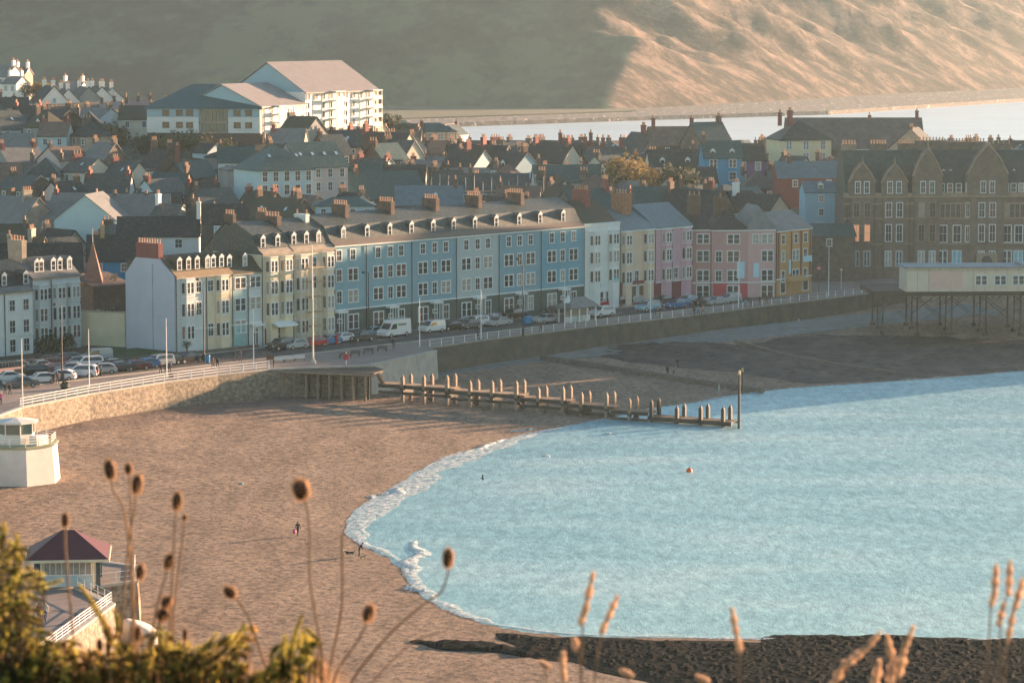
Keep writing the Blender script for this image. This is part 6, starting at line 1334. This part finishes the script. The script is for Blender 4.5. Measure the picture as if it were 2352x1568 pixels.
cw=[(1778,671,'leftmost'),(1788,669,'second from left'),(1801,670,'third from left'),(1812,668,'fourth from left'),(1822,669,'fifth from left'),(1834,667,'sixth from left'),(1843,666,'rightmost')]
for i,(u,v,w_) in enumerate(cw): person(G(u,v,5.02),R(i*50),'dark dressed person %s in the crowd outside the mustard house'%w_,rnd.choice([BK,DK,NV,BR,BK]),rnd.choice([BK,DK]),rnd.choice(['dark','brown','fair']),'stand')
# swimmer bird and gulls
def gull(p,rz,span,label,bank=0.3,col=(.55,.53,.5),tip=(.1,.1,.1),up=.3):
    s=span/2; V=[(0,-.22,0),(0,-.1,.0),(0,.12,0),(0,.26,0)]; me=skin_mesh(V,[(0,1),(1,2),(2,3)],[(.035,.04),(.065,.07),(.06,.065),(.03,.02)],[cloth(col)],lambda c:0); o=link(me,'seagull',None,p,(0,bank,rz)); tag(o,label,'bird')
    for sg in (-1,1):
        pts=[(0.03,-.09,.09,.02),(.35,-.14,.05,up*.75),(.72,-.02,.10,up*.55),(1.0,.10,.13,up*.1)]
        mb=MB(); vs=[]
        for x,y0,y1,z in pts: vs+=[(sg*x*s,y0,z*s),(sg*x*s,y1,z*s),(sg*x*s,(y0+y1)/2,z*s+.02)]
        fs=[]
        for i in range(3): a=3*i; fs+=[(a,a+3,a+5,a+2),(a+2,a+5,a+4,a+1),(a+1,a+4,a+3,a)]
        fs+=[(9,10,11)]; mb.add(vs,fs); mb.m=[0]*6+[1]*4; mb.build('wing',[cloth(col),cloth(tip)],o)
    return o
gull(A(283,930,290),R(15),1.45,'gull gliding over the left beach below the sunlit railing',.25,(.30,.22,.17),(.08,.06,.05),.4)
gull(A(1835,735,540),R(60),1.3,'white gull flying in front of the shaded wall before the pier',.5)
gull(A(1108,1098,360),R(80),1.2,'dark gull skimming the water left of the middle of the bay',.9,(.06,.06,.06),(.5,.5,.48),.5)

bpy.data.scenes.remove(TSC)
# ================= FOREGROUND PLANTS ON THE CLIFFTOP =================
seedm=mat('teasel_head',(.02,.012,.008),.9,.3,40); stemm=mat('dry_stem',(.30,.18,.10),.8,.3,20); spinem=leafmat('teasel_spine',(.55,.34,.19),.2,30,.5)
def catm(pts,n=6):
    out=[]
    P=[pts[0]]+list(pts)+[pts[-1]]
    for i in range(1,len(P)-2):
        for k in range(n):
            t=k/n; a,b_,c,d=P[i-1],P[i],P[i+1],P[i+2]
            out.append(.5*((2*b_)+(c-a)*t+(2*a-5*b_+4*c-d)*t*t+(3*b_-a-3*c+d)*t*t*t))
    out.append(P[-2]); return out
def teasel(u,v,w_,h_,stem,label,Y=9.0,group='dried teasels on the clifftop'):
    c=A(u,v,Y); s=Y/F; r=w_*s/2*.92; hh=h_*s/2; 
    pts=[A(a,b_,Y+dy) for (a,b_,*dy_) in stem for dy in [dy_[0] if dy_ else 0]]
    ax=(c-pts[0]).normalized() if pts else Vector((0,0,1))
    base=c-ax*hh; path=catm([base]+pts,6); e=path[-1]; gzz=near_h(e.x,e.y)
    if e.z>gzz: path+= [Vector((e.x+.01,e.y,gzz-.03))]
    o=Vector((path[-1].x,path[-1].y,gzz)); t=thing('teasel',label,'plant',o,0,group); L=lambda q:q-o
    mb=MB(); n_=len(path); mb.tube([L(q) for q in path],[.0028+.0014*i/n_ for i in range(n_)],6); mb.build('stem',stemm,t)
    q=Vector((0,0,1)).rotation_difference(ax); mb=MB(); X=q.to_matrix().to_4x4()
    prof=[(r*math.sin(math.acos(max(-1,min(1,k))))*.93+.0005,hh*k) for k in (-1,-.85,-.6,-.3,0,.3,.6,.85,1)]
    mb.lathe(prof,L(c),12,0,X); mb.build('seed_head',seedm,t,smooth=True)
    mb=MB()
    for i in range(420):
        z=rnd.uniform(-1,1); a=rnd.uniform(0,2*PI); rr=math.sqrt(max(0,1-z*z)); d=Vector((rr*math.cos(a),rr*math.sin(a),z*.7)).normalized(); p0=q@Vector((r*.9*rr*math.cos(a),r*.9*rr*math.sin(a),hh*z)); tp=p0+(q@(d+Vector((0,0,.5)))).normalized()*r*.55; sd_=(q@d).orthogonal().normalized()*r*.035
        mb.add([L(c)+p0+sd_,L(c)+p0-sd_,L(c)+tp],[(0,1,2)])
    for i in range(9):
        a=i*.7; p0=q@Vector((0,0,-hh)); m1=q@Vector((r*1.1*math.cos(a),r*1.1*math.sin(a),-hh*1.1)); m2=q@Vector((r*1.6*math.cos(a),r*1.6*math.sin(a),hh*rnd.uniform(-.2,.9))); sd_=Vector((0,0,1)).cross(m1).normalized()*r*.05 if m1.length else Vector((r*.05,0,0))
        mb.add([L(c)+p0+sd_,L(c)+p0-sd_,L(c)+m1-sd_,L(c)+m1+sd_,L(c)+m2],[(0,1,2,3),(3,2,4)])
    mb.build('spines',spinem,t); return t
TS=[(252,1078,28,48,[(262,1130),(285,1170),(300,1300,.1),(310,1600,.2)],'teasel head highest at the left, leaning left above the beach'),
(295,1076,20,26,[(298,1110),(305,1300),(315,1600)],'small blurred teasel head just right of the highest left one',9.6),
(315,1112,27,46,[(310,1160),(290,1300),(270,1600)],'upright teasel with a heavy head right of the highest one'),
(407,1150,25,44,[(402,1200),(395,1350),(380,1600)],'tall teasel between the heavy upright one and the open sand'),
(424,1188,13,15,[(420,1230),(400,1400),(390,1600)],'tiny teasel bud below the tall teasel',9.8),
(150,1194,20,34,[(150,1250),(158,1350),(182,1600)],'slim teasel standing in front of the red shelter roof'),
(322,1313,24,38,[(318,1360),(300,1450),(290,1600)],'teasel head over the end of the white lookout railing'),
(387,1289,22,38,[(378,1330),(355,1420),(330,1600)],'teasel head right of the lookout railing, sunlit on its right side'),
(528,1359,28,32,[(545,1375),(575,1425),(600,1500),(640,1610)],'teasel bending left over the beach with a thick lit stem'),
(383,1382,28,28,[(375,1410),(350,1480),(340,1600)],'upper of two crowded teasels low on the left'),
(374,1411,30,30,[(365,1440),(345,1500),(330,1600)],'lower of two crowded teasels low on the left'),
(317,1455,19,38,[(316,1500),(312,1600)],'dark narrow teasel over the gorse right of the stone wall'),
(425,1456,13,30,[(424,1500),(420,1600)],'thin short teasel just left of the middle gorse tips'),
(229,1481,17,32,[(230,1520),(235,1600)],'dark teasel head low in front of the lit stone wall'),
(200,1519,18,34,[(202,1560),(205,1620)],'dark teasel head lower left of the stone wall base'),
(292,1527,20,24,[(294,1560),(300,1620)],'squat teasel near the bottom edge right of the stone wall'),
(303,1548,18,22,[(304,1570),(306,1630)],'squat teasel cut by the bottom edge'),
(164,1512,14,30,[(168,1550),(175,1620)],'narrow teasel low in the left gorse'),(148,1481,14,22,[(150,1530),(160,1620)],'small teasel low at the left gorse edge'),(247,1449,22,20,[(245,1490),(240,1600)],'round small teasel against the stone wall'),
(691,1124,42,48,[(706,1170),(711,1230),(712,1330),(728,1430),(740,1500),(745,1610)],'largest teasel, alone above the lone walker, with a heart shaped glow'),
(1029,1281,28,46,[(1028,1320),(1012,1360),(975,1386),(900,1450),(820,1545),(780,1630)],'teasel head silhouetted against the water on a long curved stem'),
(847,1407,30,42,[(838,1440),(815,1480),(775,1540),(750,1620)],'teasel low in the centre left of the long curved stem'),
(728,1532,38,38,[(735,1560),(745,1620)],'fat teasel head at the bottom edge beside the gorse tip')]
for x in TS: teasel(*x[:6],Y=x[6] if len(x)>6 else 9.0)
def stalk(pts,label,r=.0035,Y=9.2):
    P=catm([A(u,v,Y) for u,v in pts]); e=P[-1]; P.append(Vector((e.x,e.y,near_h(e.x,e.y)-.02))); o=P[-1].copy(); t=thing('dry_stalk',label,'plant',o); MB().tube([q-o for q in P],[r]*len(P),6).build('stem',stemm,t)
stalk([(785,1225),(786,1300),(784,1400),(760,1520),(742,1620)],'bare brown stalk rising beside the largest teasel',.0042)
stalk([(1008//1,1452),(940,1480),(860,1560),(800,1640)],'thin bare stalk curving low under the teasel on the curved stem',.002)
# grass plumes
plm=leafmat('dry_grass_plume',(.78,.60,.44),.2,30,.55)
def plume(segs,stem,label,Y=8.0,wd=20):
    allp=[A(u,v,Y) for u,v in stem]; e=allp[-1]; o=Vector((e.x,e.y,near_h(e.x,e.y))); t=thing('grass_plume',label,'grass',o,0,'dry grass plumes on the clifftop')
    P=[q-o for q in catm(allp)]+[Vector((0,0,-.02))]; MB().tube(P,[.0022]*len(P),5).build('stem',stemm,t)
    mb=MB()
    for (u0,v0,u1,v1,w_) in segs:
        a=A(u0,v0,Y)-o; b_=A(u1,v1,Y)-o; r=w_*1.3*Y/F/2; ax=(a-b_).normalized(); L_=(a-b_).length
        for i in range(int(1300*L_/.12)):
            k=rnd.random(); c=b_.lerp(a,k); rr=r*(math.sin(PI*min(1,.12+.86*k))**.6)*rnd.random()**.5*(.75+.35*math.sin(k*17+u0)); an=rnd.uniform(0,2*PI); x=ax.orthogonal().normalized(); y=ax.cross(x); d=x*math.cos(an)+y*math.sin(an)
            p0=c+d*rr*.7; tp=p0+(ax+d*.5).normalized()*.008; s_=ax.cross(d).normalized()*.0028; mb.add([p0+s_,p0-s_,tp],[(0,1,2)])
        mb.cyl(b_,a,r*.3,r*.15,6)
    mb.build('seed_head',plm,t)
plume([(1362,1316,1340,1420,19),(1340,1405,1333,1436,20)],[(1342,1400),(1338,1440),(1337,1520),(1330,1640)],'left plume of the tall pair in front of the water')
plume([(1417,1371,1392,1430,18),(1392,1425,1380,1458,17)],[(1394,1420),(1380,1465),(1368,1540),(1358,1640)],'right leaning plume of the tall pair in front of the water')
plume([(1681,1400,1694,1470,17),(1694,1465,1702,1502,18)],[(1690,1450),(1699,1505),(1697,1640)],'single plume before the rock shelf, centre right')
plume([(2288,1298,2284,1370,20),(2284,1362,2275,1396,17)],[(2284,1350),(2276,1400),(2270,1500),(2262,1640)],'leftmost plume of the tall trio at the right edge')
plume([(2320,1291,2316,1368,20),(2306,1385,2292,1438,18)],[(2318,1330),(2308,1390),(2298,1450),(2290,1640)],'middle plume of the tall trio at the right edge')
plume([(2350,1330,2330,1400,22),(2328,1400,2314,1476,18)],[(2345,1350),(2325,1420),(2312,1500),(2305,1640)],'rightmost plume of the tall trio at the right edge')
plume([(2020,1452,1990,1490,14),(1990,1488,1945,1525,20),(1940,1520,1905,1590,24)],[(2015,1460),(1965,1510),(1925,1570),(1915,1640)],'left leaning plume of the low fan at the bottom right')
plume([(2038,1460,2050,1520,20),(2050,1515,2040,1590,24)],[(2038,1470),(2048,1530),(2040,1640)],'upright plume in the middle of the low fan at the bottom right')
plume([(2097,1440,2078,1490,14),(2078,1490,2062,1560,26)],[(2095,1450),(2074,1510),(2062,1640)],'right leaning plume of the low fan at the bottom right')
plume([(2020,1518,2005,1600,26)],[(2020,1525),(2005,1640)],'short thick plume between the fan tips at the bottom right')
plume([(1320,1468,1322,1492,18)],[(1312,1465),(1330,1500),(1336,1640)],'little round plume below the tall pair',wd=14)
plume([(1294,1498,1292,1535,16),(1292,1530,1296,1568,17)],[(1294,1500),(1293,1640)],'short plume left of the tall pair at the bottom')
plume([(1428,1540,1455,1552,16)],[(1440,1545),(1450,1640)],'small horizontal plume right of the tall pair at the bottom')
plume([(1602,1553,1630,1566,18)],[(1610,1555),(1625,1640)],'stubby plume at the bottom edge left of the single plume')
plume([(1240,1520,1268,1535,16)],[(1250,1525),(1262,1640)],'small plume at the bottom left of the tall pair')
# gorse
gg=leafmat('gorse_green',(.05,.075,.014),.5,12,.35); gy=leafmat('gorse_tip',(.70,.62,.15),.3,12,.5); gb=leafmat('gorse_dead',(.42,.22,.07),.3,12,.45)
def sprig(mb,sb,base,tip,den=1.0,th=.014,brown=.15):
    ax=(tip-base); L_=ax.length; axn=ax.normalized(); side=axn.orthogonal().normalized()
    bend=(side*rnd.uniform(-.15,.15)+axn.cross(side)*rnd.uniform(-.15,.15))*L_
    f=lambda k: base+ax*k+bend*math.sin(PI*k)
    sb.tube([f(0),f(.5),f(1)],[.003,.002,.001],4)
    n=int(3400*L_*den)
    for i in range(n):
        k=rnd.random()**.8; c=f(k); d=Vector((rnd.gauss(0,1),rnd.gauss(0,1),rnd.gauss(0,1))).normalized()
        dd=(d+axn*.55).normalized(); ln=th*(1.25-.75*k)*rnd.uniform(.6,1.3); s_=dd.cross(axn); s_=(s_.normalized() if s_.length>.01 else side)*.0034
        mi=2 if rnd.random()<brown*(1.5-k) else (1 if (k>.5 and rnd.random()<.75) or rnd.random()<.10 else 0)
        mb.add([c+s_,c-s_,c+dd*ln],[(0,1,2)],mi)
def gorse(label,origin,sprigs,th=.014,brown=.15):
    t=thing('gorse_bush',label,'bush',origin); mb=MB(); sb=MB()
    for b_,tp,dn in sprigs: sprig(mb,sb,b_-origin,tp-origin,dn,th,brown); sb.tube([Vector((0,0,0)),b_-origin],[.003,.0015],4)
    sb.build('stem',mat('gorse_stem',(.05,.04,.018),.8,.2,10),t); mb.build('foliage',[gg,gy,gb],t)
def bushspr(n,u0,u1,top,bot,Y0,Y1,ln=(.07,.14),lean=0):
    out=[]
    for i in range(n):
        u=rnd.uniform(u0,u1); tv=top(u) if callable(top) else top; v=tv+(bot-tv)*rnd.random()**.9; Y=rnd.uniform(Y0,Y1); tp=A(u,v,Y); l_=rnd.uniform(*ln); d=Vector((rnd.gauss(lean,.9),rnd.gauss(0,.5),rnd.uniform(.25,1.1))).normalized(); out.append((tp-d*l_,tp,1.0))
    return out
def S_(u0,v0,u1,v1,Y=8.6,d=1.3): return (A(u0,v0,Y),A(u1,v1,Y-.03),d)
gb0=A(20,1640,9.0); gb0.z=near_h(gb0.x,gb0.y)
topA=lambda u: lerp([(-60,1195),(8,1205),(30,1240),(58,1280),(68,1310),(72,1440),(120,1475),(150,1505)],u)
gorse('big green and golden gorse bush rising at the left edge',gb0,bushspr(480,-60,150,topA,1600,8.6,9.3,(.03,.065),.1)+[S_(55,1350,142,1332),S_(50,1330,100,1318),S_(0,1260,8,1200),S_(20,1280,35,1225)])
gb1=A(255,1640,9.0); gb1.z=near_h(gb1.x,gb1.y)
gorse('sparse gorse with a slanting green sprig before the stone wall',gb1,[S_(262,1480,182,1345,8.7,1.6),S_(250,1500,210,1390,8.7,1.2),S_(262,1470,262,1400)]+bushspr(200,120,340,lambda u:1480-12*math.sin(u*.05),1610,8.7,9.2,(.03,.065)),.016,.3)
gb2=A(450,1640,9.0); gb2.z=near_h(gb2.x,gb2.y)
gorse('gorse bush with pointed tips in front of the sand, left of centre',gb2,bushspr(330,330,560,lambda u:lerp([(330,1485),(370,1440),(400,1470),(440,1460),(480,1490),(520,1460),(560,1440)],u),1610,8.6,9.2,(.03,.07),.15)+[S_(470,1530,562,1432),S_(430,1540,500,1455),S_(390,1530,372,1440)],.015,.25)
gb3=A(660,1640,9.0); gb3.z=near_h(gb3.x,gb3.y)
gorse('small bright gorse tip standing up beside the fat teasel',gb3,bushspr(130,590,715,lambda u:lerp([(590,1550),(640,1500),(680,1440),(700,1430),(715,1500)],u),1610,8.6,9.0,(.03,.07),.1)+[S_(665,1560,693,1415,8.6,1.8),S_(650,1560,655,1460),S_(610,1580,620,1500)],.015,.1)
# dry undergrowth
mb=MB()
for i in range(5200):
    u=rnd.uniform(-120,800) if rnd.random()<.8 else rnd.uniform(800,2450); Y=rnd.uniform(8.7,9.6); b_=A(u,1640,Y); b_.z=near_h(b_.x,b_.y)-.02; topv=rnd.gauss(1560,45) if u<790 else rnd.gauss(1625,20)
    if 140<u<420: topv-=25
    tp=A(u+rnd.gauss(0,18),max(topv,1440),Y+rnd.gauss(0,.05)); s_=Vector((rnd.uniform(.0012,.0028),rnd.uniform(-.002,.002),0)); mid=b_.lerp(tp,.5)+Vector((rnd.gauss(0,.01),0,0))
    mb.add([b_-s_,b_+s_,mid+s_,mid-s_,tp],[(0,1,2,3),(3,2,4)],rnd.choice([0,0,1]))
tag(mb.build('dry_grass',[leafmat('straw',(.52,.33,.18),.3,20,.4),leafmat('dead_bracken',(.34,.15,.06),.3,20,.4)]),'tangle of dry brown grass and bracken along the clifftop edge','grass',kind='stuff')
